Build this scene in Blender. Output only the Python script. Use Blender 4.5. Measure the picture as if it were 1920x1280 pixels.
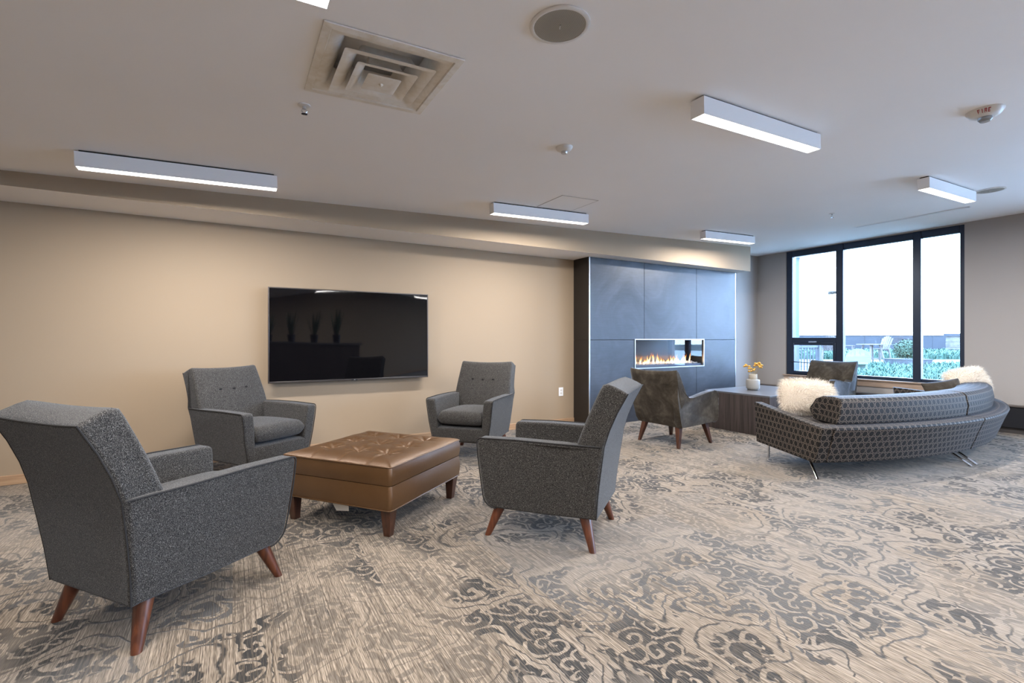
import bpy, bmesh, math, random
from mathutils import Vector, Matrix, noise
for o in list(bpy.data.objects): bpy.data.objects.remove(o, do_unlink=True)
sc = bpy.context.scene; COL = sc.collection
pi = math.pi; R = math.radians; rnd = random.Random(7)

# ------------------------------------------------------------------ camera
camd = bpy.data.cameras.new('camera'); cam = bpy.data.objects.new('camera', camd); COL.objects.link(cam)
cam.location = (0, 0, 1.15); cam.rotation_euler = (R(90), 0, R(-30.2))
camd.sensor_width = 36; camd.lens = 36*900/1920; camd.shift_y = -4.5/1920
camd.clip_start = .05; camd.clip_end = 600
sc.camera = cam
# ------------------------------------------------------------------ world, exposure
SKY = 15.0
w = bpy.data.worlds.new('sky'); sc.world = w; w.use_nodes = True
wn = w.node_tree; wn.nodes.clear()
wo = wn.nodes.new('ShaderNodeOutputWorld'); wb = wn.nodes.new('ShaderNodeBackground')
wt = wn.nodes.new('ShaderNodeTexCoord'); ws = wn.nodes.new('ShaderNodeSeparateXYZ'); wr = wn.nodes.new('ShaderNodeValToRGB')
wn.links.new(wt.outputs['Generated'], ws.inputs[0]); wn.links.new(ws.outputs['Z'], wr.inputs[0])
wr.color_ramp.elements[0].position = 0.0; wr.color_ramp.elements[0].color = (.55, .72, 1.0, 1)
wr.color_ramp.elements[1].position = .5; wr.color_ramp.elements[1].color = (.40, .62, 1.0, 1)
wn.links.new(wr.outputs[0], wb.inputs[0]); wb.inputs[1].default_value = SKY
wn.links.new(wb.outputs[0], wo.inputs[0])
sc.view_settings.view_transform = 'Standard'; sc.view_settings.look = 'None'
sc.view_settings.gamma = 1; sc.view_settings.use_curve_mapping = False
sc.view_settings.exposure = 0.9
sc.cycles.max_bounces = 9; sc.cycles.diffuse_bounces = 6; sc.cycles.glossy_bounces = 4
sc.cycles.transparent_max_bounces = 12; sc.cycles.sample_clamp_indirect = 6
sc.cycles.caustics_reflective = False; sc.cycles.caustics_refractive = False
STRIP_W = 33.0      # watts of each ceiling strip

# ------------------------------------------------------------------ node helpers
def C3(c): return (c[0], c[1], c[2], 1) if len(c) == 3 else c
class NT:
    def __init__(s, name):
        s.m = bpy.data.materials.new(name); s.m.use_nodes = True; s.t = s.m.node_tree; s.t.nodes.clear()
        s.o = s.t.nodes.new('ShaderNodeOutputMaterial')
    def n(s, typ, ins=None, **props):
        nd = s.t.nodes.new(typ)
        for k, v in props.items(): setattr(nd, k, v)
        for k, v in (ins or {}).items():
            sock = nd.inputs[k]
            if isinstance(v, bpy.types.NodeSocket): s.t.links.new(v, sock)
            elif isinstance(v, bpy.types.Node): s.t.links.new(v.outputs[0], sock)
            else:
                if sock.type == 'RGBA' and hasattr(v, '__len__'): v = C3(v)
                sock.default_value = v
        return nd
    def math(s, op, a, b=0.0, c=0.0, clamp=False):
        return s.n('ShaderNodeMath', {0: a, 1: b, 2: c}, operation=op, use_clamp=clamp).outputs[0]
    def vmath(s, op, a, b=(0, 0, 0)):
        nd = s.n('ShaderNodeVectorMath', {0: a, 1: b}, operation=op); return nd.outputs[0]
    def obj(s): return s.n('ShaderNodeTexCoord').outputs['Object']
    def uv(s): return s.n('ShaderNodeTexCoord').outputs['UV']
    def scale(s, v, x, y, z): return s.n('ShaderNodeMapping', {'Vector': v, 'Scale': (x, y, z)}).outputs[0]
    def noise(s, v, sc_=5, det=2, rough=.5, dist=0, dim='3D'):
        return s.n('ShaderNodeTexNoise', {'Vector': v, 'Scale': sc_, 'Detail': det, 'Roughness': rough, 'Distortion': dist}, noise_dimensions=dim).outputs[0]
    def ramp(s, f, stops):
        nd = s.n('ShaderNodeValToRGB', {0: f}); e = nd.color_ramp.elements
        while len(e) < len(stops): e.new(.5)
        for k, (p, c) in enumerate(stops):
            e[k].position = p
            e[k].color = C3(c) if hasattr(c, '__len__') else (c, c, c, 1)
        return nd.outputs[0]
    def step(s, f, a, b): return s.n('ShaderNodeMapRange', {0: f, 1: a, 2: b, 3: 0.0, 4: 1.0}, interpolation_type='SMOOTHSTEP').outputs[0]
    def mix(s, f, a, b, mode='MIX'):
        nd = s.n('ShaderNodeMix', data_type='RGBA', blend_type=mode)
        for i, v in ((0, f), (6, a), (7, b)):
            if isinstance(v, bpy.types.NodeSocket): s.t.links.new(v, nd.inputs[i])
            else: nd.inputs[i].default_value = C3(v) if i else v
        return nd.outputs[2]
    def bump(s, h, dist=.002, st=1.0): return s.n('ShaderNodeBump', {'Height': h, 'Distance': dist, 'Strength': st}).outputs[0]
    def bsdf(s, **k):
        names = {'color': 'Base Color', 'rough': 'Roughness', 'metal': 'Metallic', 'normal': 'Normal', 'spec': 'Specular IOR Level', 'sheen': 'Sheen Weight',
                 'sheenr': 'Sheen Roughness', 'sheent': 'Sheen Tint', 'coat': 'Coat Weight', 'coatr': 'Coat Roughness', 'emit': 'Emission Color', 'emits': 'Emission Strength', 'alpha': 'Alpha', 'trans': 'Transmission Weight', 'ior': 'IOR'}
        nd = s.n('ShaderNodeBsdfPrincipled', {names[a]: b for a, b in k.items()})
        s.t.links.new(nd.outputs[0], s.o.inputs[0]); return nd
def plain(name, c, rough=.5, metal=0, **k):
    t = NT(name); t.bsdf(color=C3(c), rough=rough, metal=metal, **k); return t.m
def paint(name, c, rough=.75, var=.03):
    t = NT(name); o = t.obj(); n = t.noise(o, 1.3, 3); f = t.noise(o, 260, 2)
    col = t.mix(n, [x*(1-var) for x in c], [min(1, x*(1+var)) for x in c])
    t.bsdf(color=col, rough=rough, normal=t.bump(f, .0006, .25)); return t.m

M = {}
M['wall_tan'] = paint('wall_tan_paint', (.345, .262, .182))
M['wall_shade'] = paint('wall_shaded_paint', (.37, .345, .33))  # same tan wall paint, with the grey of its shade put into the colour
M['ceiling'] = paint('ceiling_paint', (.90, .885, .88), .85)
M['white'] = plain('white_enamel', (.86, .87, .90), .35)
M['offwhite'] = plain('off_white_plastic', (.72, .70, .68), .4)
M['diffuser'] = (lambda t: (t.bsdf(color=(.9, .9, .9, 1), emit=(1, .93, .86, 1), emits=5.0), t.m)[1])(NT('glowing_acrylic'))
M['chrome'] = plain('polished_chrome', (.75, .76, .78), .12, 1)
M['silver'] = plain('satin_silver', (.62, .63, .66), .3, 1)
M['black'] = plain('black_plastic', (.012, .012, .014), .35)
M['screen'] = plain('glossy_black_screen', (.002, .002, .003), .03, 0, spec=.5)
M['dark_gap'] = plain('dark_shadow_gap', (.02, .02, .02), .8)
M['red'] = plain('red_print', (.30, .01, .015), .5)
M['window_frame'] = plain('dark_window_frame', (.020, .030, .055), .35, .3)  # dark frame with the blue haze of the bright window in its colour
M['heater'] = plain('black_heater_enamel', (.02, .02, .024), .4, .2)
M['vase'] = plain('glazed_grey_ceramic', (.31, .30, .285), .35)
M['vase_neck'] = plain('raw_stoneware', (.45, .40, .33), .75)
M['stem'] = plain('dried_stem', (.42, .33, .16), .8)
M['tag'] = plain('white_tag', (.62, .6, .56), .7)

def glass(name, tint=(.9, .95, .97), f=.08, rough=.0):
    t = NT(name); tr = t.n('ShaderNodeBsdfTransparent', {0: tint}); gl = t.n('ShaderNodeBsdfGlossy', {0: (1, 1, 1), 'Roughness': rough})
    front_ = t.math('SUBTRACT', 1.0, t.n('ShaderNodeNewGeometry').outputs['Backfacing'])
    fr = t.n('ShaderNodeFresnel', {'IOR': 1.6}); mx = t.n('ShaderNodeMixShader', {0: t.math('MULTIPLY', fr.outputs[0], front_), 1: tr.outputs[0], 2: gl.outputs[0]})
    t.t.links.new(mx.outputs[0], t.o.inputs[0]); return t.m
M['glass'] = glass('window_glass')
M['fireglass'] = glass('fireplace_glass', (.93, .95, .97))

def tweed():
    t = NT('charcoal_tweed'); o = t.obj()
    a = t.noise(o, 380, 1.5, .6); b = t.noise(t.scale(o, 1, 1, .4), 560, 1, .5); c = t.noise(o, 60, 2, .6)
    s = t.math('ADD', t.math('MULTIPLY', a, .65), t.math('MULTIPLY', b, .35))
    col = t.ramp(s, [(.38, (.008, .008, .009)), (.47, (.024, .022, .021)), (.54, (.060, .056, .052)), (.64, (.20, .19, .18))])
    col = t.mix(t.math('MULTIPLY', t.step(c, .35, .7), .25), col, (.05, .045, .042))
    t.bsdf(color=col, rough=.95, spec=.15, sheen=.22, sheenr=.4, sheent=(.75, .8, .9, 1), normal=t.bump(s, .004, .9)); return t.m
M['tweed'] = tweed()
M['welt'] = plain('charcoal_welt', (.020, .019, .020), .95)
def velvet():
    t = NT('grey_brown_velvet'); o = t.obj(); n = t.noise(o, 7, 4, .6, .6); m = t.noise(o, 30, 3, .6)
    s = t.math('ADD', t.math('MULTIPLY', n, .75), t.math('MULTIPLY', m, .25))
    col = t.ramp(s, [(.32, (.020, .015, .010)), (.5, (.042, .034, .025)), (.68, (.082, .069, .054))])
    t.bsdf(color=col, rough=.8, spec=.2, sheen=.5, sheenr=.3, sheent=(.72, .78, .9, 1), normal=t.bump(m, .002, .5)); return t.m
M['velvet'] = velvet()
def leather():
    t = NT('bronze_leather'); o = t.obj(); v = t.n('ShaderNodeTexVoronoi', {'Vector': o, 'Scale': 320}).outputs[0]; n = t.noise(o, 5, 3); f = t.noise(o, 22, 4, .6)
    col = t.mix(n, (.088, .041, .014), (.134, .066, .024))
    t.bsdf(color=col, rough=.34, metal=.35, spec=.8, coat=.2, coatr=.3, normal=t.bump(t.math('ADD', v, t.math('MULTIPLY', f, 1.2)), .0012, .5)); return t.m
M['leather'] = leather()
def wood(name, c1, c2, sc_=(40, 40, 3), rough=.35, coat=.3):
    t = NT(name); o = t.scale(t.obj(), *sc_); n = t.noise(o, 1, 4, .6, .8); f = t.noise(o, 4, 2)
    col = t.mix(t.step(n, .3, .7), c1, c2)
    t.bsdf(color=col, rough=rough, coat=coat, coatr=.25, normal=t.bump(f, .0006, .3)); return t.m
M['walnut'] = wood('red_walnut', (.055, .014, .006), (.13, .038, .015))
M['walnut_dark'] = wood('dark_walnut', (.030, .010, .006), (.075, .026, .013))
M['oak'] = wood('oak_trim', (.36, .22, .13), (.47, .31, .19), (3, 40, 60), .5, .1)
M['oak_y'] = wood('oak_sill', (.30, .21, .155), (.42, .31, .235), (40, 3, 60), .5, .1)
M['table_side'] = wood('dark_laminate', (.030, .023, .023), (.075, .058, .055), (45, 45, 1.5), .45, .1)
M['table_top'] = wood('dark_laminate_top', (.075, .078, .09), (.11, .112, .125), (60, 3, 60), .33, .2)
M['wicker'] = plain('weathered_dark_brown', (.012, .010, .010), .8)
M['teak'] = wood('weathered_teak', (.07, .056, .053), (.13, .108, .10), (20, 20, 3), .7, 0)
M['pale'] = plain('pale_green_plastic', (.12, .17, .15), .6)

def steel():
    t = NT('blue_grey_porcelain_panel'); o = t.obj(); n = t.noise(o, 1.4, 6, .65, 1.5); f = t.noise(t.scale(o, 1, 1, 12), 6, 3); g = t.noise(o, 120, 2)
    s = t.math('ADD', t.math('MULTIPLY', n, .8), t.math('MULTIPLY', f, .2))
    col = t.ramp(s, [(.3, (.026, .029, .036)), (.5, (.040, .045, .058)), (.7, (.062, .070, .090))])
    t.bsdf(color=col, rough=t.ramp(s, [(.35, .34), (.65, .48)]), metal=.35, spec=.6, normal=t.bump(g, .0005, .3)); return t.m
M['panel'] = steel()
M['panel_side'] = plain('dark_edge_panel', (.022, .018, .016), .45, .2)
def rings():
    t = NT('ring_patterned_velvet'); uv = t.uv(); sep = t.n('ShaderNodeSeparateXYZ', {0: uv})
    P, Q = .060, .052
    def grid(ox, oy):
        x = t.math('MULTIPLY', t.math('SUBTRACT', t.math('FRACT', t.math('ADD', t.math('DIVIDE', sep.outputs[0], P), ox)), .5), P)
        y = t.math('MULTIPLY', t.math('SUBTRACT', t.math('FRACT', t.math('ADD', t.math('DIVIDE', sep.outputs[1], Q*2), oy)), .5), Q*2)
        l = t.math('SQRT', t.math('ADD', t.math('MULTIPLY', x, x), t.math('MULTIPLY', t.math('MULTIPLY', y, y), .95)))
        return l
    l = t.math('MINIMUM', grid(0, 0), grid(.5, .5))
    d = t.math('ABSOLUTE', t.math('SUBTRACT', l, .0250))
    ring = t.math('SUBTRACT', 1.0, t.step(d, .0014, .0034))
    inner = t.math('SUBTRACT', 1.0, t.step(l, .018, .022))
    n = t.noise(t.obj(), 300, 2)
    base = t.mix(inner, (.012, .010, .011), (.006, .005, .005))
    col = t.mix(ring, base, (.125, .10, .08))
    h = t.math('ADD', t.math('MULTIPLY', ring, .6), t.math('MULTIPLY', n, .25))
    t.bsdf(color=col, rough=.7, spec=.3, sheen=.10, sheenr=.25, sheent=(.6, .68, .85, 1), normal=t.bump(h, .0015, .6)); return t.m
M['rings'] = rings()
M['rings_edge'] = plain('sofa_dark_seam', (.02, .017, .016), .8)
M['fur'] = (lambda t: (t.bsdf(color=(.80, .72, .62, 1), rough=.7, sheen=.4, spec=.2), t.m)[1])(NT('ivory_fur'))

def carpet():
    t = NT('damask_carpet'); o = t.obj()
    sx = t.n('ShaderNodeSeparateXYZ', {0: o}); X, Y = sx.outputs[0], sx.outputs[1]
    # carpet squares: motif jumps a little from square to square
    S = .61
    ix = t.math('FLOOR', t.math('DIVIDE', X, S)); iy = t.math('FLOOR', t.math('DIVIDE', t.math('ADD', Y, .2), S))
    idv = t.n('ShaderNodeCombineXYZ', {0: ix, 1: iy, 2: 0.0}).outputs[0]
    wnz = t.n('ShaderNodeTexWhiteNoise', {'Vector': idv}, noise_dimensions='3D')
    jump = t.vmath('MULTIPLY', wnz.outputs['Color'], (.34, .34, 0))
    lowr = t.n('ShaderNodeMath', {0: wnz.outputs['Value'], 1: .45}, operation='GREATER_THAN').outputs[0]
    jump = t.vmath('MULTIPLY', jump, t.n('ShaderNodeCombineXYZ', {0: lowr, 1: lowr, 2: 0.0}).outputs[0])
    p = t.vmath('ADD', t.scale(o, 1, 1, 0), jump)
    wv = t.n('ShaderNodeTexNoise', {'Vector': p, 'Scale': 8.5, 'Detail': 3.0}, noise_dimensions='2D').outputs['Color']
    p = t.vmath('ADD', p, t.vmath('MULTIPLY', t.vmath('SUBTRACT', wv, (.5, .5, .5)), (.07, .07, 0)))
    def cells(scale_, seed, sq=1.0, rand=.75):   # nearest motif centre, with the offset turned by a random angle
        q = t.vmath('ADD', t.vmath('MULTIPLY', p, (1.0, sq, 0)), (seed, seed*1.7, 0))
        vo = t.n('ShaderNodeTexVoronoi', {'Vector': q, 'Scale': scale_, 'Randomness': rand}, voronoi_dimensions='2D')
        cs = t.n('ShaderNodeSeparateColor', {0: vo.outputs['Color']})
        d = t.vmath('SUBTRACT', q, vo.outputs['Position'])
        d = t.n('ShaderNodeVectorRotate', {'Vector': d, 'Angle': t.math('MULTIPLY', cs.outputs[0], 2*pi)}, rotation_type='Z_AXIS').outputs[0]
        ds = t.n('ShaderNodeSeparateXYZ', {0: d})
        return ds.outputs[0], ds.outputs[1], cs
    def band(v, a, b, e=.006): return t.math('MULTIPLY', t.step(v, a-e, a+e), t.math('SUBTRACT', 1.0, t.step(v, b-e, b+e)))
    def atan(y, x): return t.math('ARCTAN2', y, x)
    sx_, sy_, cs2 = cells(9.0, 9.4, 1.0, .9)
    rr = t.math('SQRT', t.math('ADD', t.math('MULTIPLY', sx_, sx_), t.math('MULTIPLY', sy_, sy_)))
    sa = t.math('ADD', t.math('MULTIPLY', rr, 130.0), atan(sy_, sx_))
    curl = t.step(t.math('SINE', sa), -.75, -.35)
    # big paisleys: a bent teardrop with nested outlines, a scalloped ring and a curled eye
    px_, py_, cs1 = cells(2.55, 3.1, .85, .8)
    bx = t.math('ADD', px_, t.math('MULTIPLY', t.math('MULTIPLY', py_, py_), 1.9))
    narrow = t.math('ADD', 1.0, t.math('MULTIPLY', t.step(py_, -.05, .22), 1.3))
    bx = t.math('MULTIPLY', bx, narrow); by = t.math('MULTIPLY', py_, .72)
    T = t.math('SQRT', t.math('ADD', t.math('MULTIPLY', bx, bx), t.math('MULTIPLY', by, by)))
    ang = atan(by, bx)
    scal = t.math('MULTIPLY', t.math('ABSOLUTE', t.math('SINE', t.math('MULTIPLY', ang, 7.0))), .013)
    eyea = t.math('ADD', t.math('MULTIPLY', T, 95.0), ang)
    eye = t.math('MULTIPLY', t.step(t.math('SINE', eyea), -.5, -.1), t.math('SUBTRACT', 1.0, t.step(T, .058, .064)))
    Ts = t.math('ADD', T, scal)
    pais = t.math('MAXIMUM', eye, t.math('MAXIMUM', t.math('MULTIPLY', band(Ts, .072, .118), curl), band(T, .150, .160, .004)))
    inP = t.math('SUBTRACT', 1.0, t.step(T, .176, .184)); rimP = t.math('SUBTRACT', 1.0, t.step(T, .200, .212))
    # small scrolls that fill the ground between them
    solid = t.step(t.noise(p, 3.2, 2, .5, 0, '2D'), .41, .44)
    ground = t.math('MAXIMUM', t.math('MULTIPLY', curl, solid), t.math('MULTIPLY', t.step(cs2.outputs[1], .70, .74), curl))
    ground = t.math('MULTIPLY', ground, t.math('SUBTRACT', 1.0, rimP))
    motif = t.math('MAXIMUM', t.math('MULTIPLY', pais, inP), ground)
    c1 = cs1
    # wear: large patches where the motif fades away, and thread streaks
    wear = t.noise(p, 1.15, 3, .55, 0, '2D'); wear = t.step(wear, .36, .50)
    th = t.noise(t.scale(o, 170, 1.6, 0), 1, 2, .6, 0, '2D'); th2 = t.noise(t.scale(o, 420, 20, 0), 1, 1, .5, 0, '2D')
    thw = t.noise(t.scale(o, 48, 1.6, 0), 1, 2, .6, 0, '2D')
    brk = t.step(t.math('ADD', t.math('MULTIPLY', th, .6), t.math('MULTIPLY', th2, .4)), .36, .52)
    m = t.math('MULTIPLY', t.math('MULTIPLY', motif, wear), t.math('ADD', .15, t.math('MULTIPLY', brk, .85)))
    faint = t.math('MULTIPLY', motif, .44)
    m = t.math('MAXIMUM', m, t.math('MULTIPLY', faint, t.math('ADD', .4, t.math('MULTIPLY', brk, .6))))
    dash = t.math('MULTIPLY', t.step(thw, .70, .74), t.step(t.noise(t.scale(o, 300, 9, 0), 1, 1, .5, 0, '2D'), .48, .6))
    m = t.math('MAXIMUM', m, t.math('MULTIPLY', dash, .9))
    light = t.ramp(t.math('ADD', t.math('MULTIPLY', th, .55), t.math('MULTIPLY', th2, .45)),
                   [(.35, (.078, .059, .043)), (.45, (.150, .117, .086)), (.54, (.240, .192, .146)), (.66, (.37, .302, .234))])
    patch = t.noise(p, .8, 3, .6, 0, '2D')
    light = t.mix(t.math('MULTIPLY', t.step(patch, .42, .62), .6), light, t.mix(.5, light, (.22, .205, .195)), 'MIX')
    dark = t.mix(th2, (.012, .011, .010), (.036, .033, .031))
    mid = t.mix(th2, (.055, .054, .055), (.11, .107, .105))
    cc = t.noise(p, .9, 1, .5, 0, '2D')
    dark = t.mix(t.math('MULTIPLY', t.step(cc, .42, .62), .85), dark, mid)
    col = t.mix(m, light, dark)
    h = t.math('ADD', t.math('MULTIPLY', th2, .6), t.math('MULTIPLY', m, -.5))
    t.bsdf(color=col, rough=.97, spec=.1, sheen=.15, normal=t.bump(h, .004, .8)); return t.m
M['carpet'] = carpet()
def foliage(name, a, b, s=8):
    t = NT(name); n = t.noise(t.obj(), s, 3); t.bsdf(color=t.mix(t.step(n, .3, .7), a, b), rough=.7); return t.m
M['grass'] = foliage('blue_green_grass', (.016, .056, .034), (.072, .128, .092), 1.5)
M['bush'] = foliage('bush_leaves', (.008, .03, .014), (.045, .08, .045), 12)
M['soil'] = foliage('planting_bed', (.012, .024, .018), (.026, .042, .032), 2)
M['concrete'] = foliage('pale_paving', (.12, .098, .085), (.15, .125, .11), 1)
M['darkfence'] = foliage('dark_metal_fence', (.024, .025, .033), (.028, .03, .038), 1)
M['planter'] = foliage('zinc_planter', (.035, .038, .046), (.055, .06, .07), 3)
M['plant_dark'] = foliage('snake_plant_leaf', (.02, .05, .02), (.06, .10, .04), 20)

# ------------------------------------------------------------------ mesh helpers
def lk(name, me, mat, parent=None, smooth=True, angle=40):
    o = bpy.data.objects.new(name, me); COL.objects.link(o)
    for m in (mat if isinstance(mat, (list, tuple)) else [mat]): me.materials.append(m)
    if smooth: me.polygons.foreach_set('use_smooth', [True]*len(me.polygons)); me.set_sharp_from_angle(angle=R(angle))
    if parent: o.parent = parent
    return o
def obj(name, bm, mat, parent=None, smooth=True, angle=40):
    bmesh.ops.recalc_face_normals(bm, faces=bm.faces)
    me = bpy.data.meshes.new(name); bm.to_mesh(me); bm.free(); return lk(name, me, mat, parent, smooth, angle)
def B(): return bmesh.new()
def box(bm, lo, hi, mi=0):
    vs = [bm.verts.new((x, y, z)) for z in (lo[2], hi[2]) for y in (lo[1], hi[1]) for x in (lo[0], hi[0])]
    fs = [(0, 2, 3, 1), (4, 5, 7, 6), (0, 1, 5, 4), (2, 6, 7, 3), (0, 4, 6, 2), (1, 3, 7, 5)]
    out = []
    for f in fs: k = bm.faces.new([vs[i] for i in f]); k.material_index = mi; out.append(k)
    return vs
def tube(bm, pts, r, n=10, r2=None, caps=True, mi=0):
    pts = [Vector(p) for p in pts]; rings = []; L = len(pts); ref = None
    for i, p in enumerate(pts):
        d = (pts[min(i+1, L-1)]-pts[max(i-1, 0)]).normalized()
        if ref is None: ref = Vector((0, 0, 1)) if abs(d.z) < .9 else Vector((1, 0, 0))
        u = d.cross(ref).normalized(); v = d.cross(u).normalized(); ref = v.cross(d) if False else ref
        rr = r if r2 is None else r+(r2-r)*i/(L-1)
        rings.append([bm.verts.new(p+(u*math.cos(2*pi*k/n)+v*math.sin(2*pi*k/n))*rr) for k in range(n)])
    for a, b in zip(rings, rings[1:]):
        for k in range(n): f = bm.faces.new((a[k], a[(k+1) % n], b[(k+1) % n], b[k])); f.material_index = mi
    if caps: bm.faces.new(rings[0][::-1]).material_index = mi; bm.faces.new(rings[-1]).material_index = mi
def loft(bm, rings, caps=True, mi=0, closed=True):
    rs = [[bm.verts.new(p) for p in r] for r in rings]; n = len(rs[0])
    for a, b in zip(rs, rs[1:]):
        for k in range(n if closed else n-1): bm.faces.new((a[k], a[(k+1) % n], b[(k+1) % n], b[k])).material_index = mi
    if caps: bm.faces.new(rs[0][::-1]).material_index = mi; bm.faces.new(rs[-1]).material_index = mi
    return rs
def lathe(bm, prof, c=(0, 0, 0), n=28, mi=0):
    rings = [[(c[0]+r*math.cos(2*pi*k/n), c[1]+r*math.sin(2*pi*k/n), c[2]+z) for k in range(n)] for r, z in prof]
    loft(bm, rings, True, mi)
def ball(bm, c, r, seg=8, mi=0, sz=1):
    m = Matrix.Translation(Vector(c)) @ Matrix.Diagonal((r, r, r*sz, 1))
    g = bmesh.ops.create_icosphere(bm, subdivisions=2 if seg > 8 else 1, radius=1, matrix=m)
    for v in g['verts']:
        for f in v.link_faces: f.material_index = mi
def bev(o, wd=.01, seg=3, ang=35):
    m = o.modifiers.new('bevel', 'BEVEL'); m.width = wd; m.segments = seg; m.limit_method = 'ANGLE'; m.angle_limit = R(ang); m.harden_normals = False
    return o
def sub(o, n=1):
    m = o.modifiers.new('sub', 'SUBSURF'); m.levels = n; m.render_levels = n; return o
def tag(o, label=None, cat=None, group=None, kind=None):
    if label: o['label'] = label
    if cat: o['category'] = cat
    if group: o['group'] = group
    if kind: o['kind'] = kind
    return o
def empty(name, loc=(0, 0, 0), rz=0, label=None, cat=None, group=None):
    o = bpy.data.objects.new(name, None); COL.objects.link(o); o.location = loc; o.rotation_euler = (0, 0, rz); o.empty_display_size = .1
    return tag(o, label, cat, group)
def dup(root, loc, rz, label=None, group=None):
    r = root.copy(); COL.objects.link(r); r.location = loc; r.rotation_euler = (root.rotation_euler[0], root.rotation_euler[1], rz)
    if label: r['label'] = label
    if group: r['group'] = group
    for ch in list(root.children):
        c = ch.copy(); COL.objects.link(c); c.parent = r
        for g in list(ch.children): d = g.copy(); COL.objects.link(d); d.parent = c
    return r
def struct(name, bm, mat, label=None, smooth=False):
    o = obj(name, bm, mat, None, smooth); o['kind'] = 'structure'
    if label: o['label'] = label
    return o
def sbox(name, lo, hi, mat, label=None): bm = B(); box(bm, lo, hi); return struct(name, bm, mat, label)
def arc(cx, cz, r, a0, a1, n=5): return [(cx+r*math.cos(R(a0+(a1-a0)*k/n)), cz+r*math.sin(R(a0+(a1-a0)*k/n))) for k in range(n+1)]
def ceil_z(x, y): return 1.15+1.26+.0338*x-.005*y

# ------------------------------------------------------------------ room shell
XW, YW, XL, YB = 8.3, 5.27, -4.2, -7.2
Y2 = 5.33            # wall beyond the fireplace
sbox('floor', (XL-.2, YB-.2, -.12), (XW+.25, Y2+.25, 0), M['carpet'], 'beige carpet with faded dark damask scrolls')
bm = B()             # ceiling: slab that rises gently towards the window
c = [(XL-.2, YB-.2), (XW+.3, YB-.2), (XW+.3, Y2+.3), (XL-.2, Y2+.3)]
loft(bm, [[(x, y, ceil_z(x, y)) for x, y in c], [(x, y, ceil_z(x, y)+.15) for x, y in c]])
struct('ceiling', bm, M['ceiling'], 'pale plaster ceiling')
sbox('wall_back', (XL-.2, YW, 0), (4.6, YW+.2, 2.75), M['wall_tan'], 'warm tan wall behind the television')
sbox('wall_back_alcove', (4.6, Y2, 0), (XW+.25, Y2+.2, 2.85), M['wall_shade'], 'wall beyond the fireplace')
sbox('wall_left', (XL-.2, YB, 0), (XL, YW, 2.5), M['wall_tan'])
sbox('wall_rear', (XL-.2, YB-.2, 0), (XW+.25, YB, 2.85), M['wall_tan'])
# soffit over the television wall and fireplace
bm = B(); SY, SZ, SX = 4.725, 2.234, 7.17
box(bm, (XL, SY, SZ), (SX, Y2, 2.70)); o = struct('trim_1', bm, M['wall_tan'], 'long tan soffit above the television wall')
o.data.materials.append(M['ceiling'])
for f in o.data.polygons:
    if f.normal.z < -.5: f.material_index = 1
# right wall with the big window and, further back, daylight openings
def wallpiece(bm, y0, y1, z0, z1): box(bm, (XW, y0, z0), (XW+.25, y1, z1))
WY0, WY1, WZ0, WZ1 = 2.457, 4.813, .545, 2.66
bm = B()
wallpiece(bm, WY1, Y2, 0, 2.9); wallpiece(bm, WY0, WY1, 0, WZ0); wallpiece(bm, WY0, WY1, WZ1, 2.9)
side_win = [(-1.7, .7), (-4.2, -2.0), (-6.7, -4.5)]
ys = [WY0]+[v for a, b in side_win for v in (b, a)]+[YB]
for k in range(0, len(ys), 2): wallpiece(bm, ys[k+1], ys[k], 0, 2.9)
for a, b in side_win: wallpiece(bm, a, b, 0, .3); wallpiece(bm, a, b, 2.45, 2.9)
struct('wall_right', bm, M['wall_shade'], 'tan wall around the large window, shade put into its colour')
# base trims
def baseboard(name, lo, hi, mat): o = sbox(name, lo, hi, mat); bev(o, .004, 2); return o
baseboard('baseboard_back', (XL, YW-.014, 0), (4.046, YW, .076), M['oak'])
baseboard('baseboard_left', (XL, YB, 0), (XL+.014, YW-.014, .076), M['oak_y'])
baseboard('baseboard_rear', (XL+.014, YB, 0), (XW, YB+.014, .076), M['oak'])
baseboard('baseboard_alcove', (7.13, Y2-.014, 0), (XW-.13, Y2, .076), M['oak'])

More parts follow.
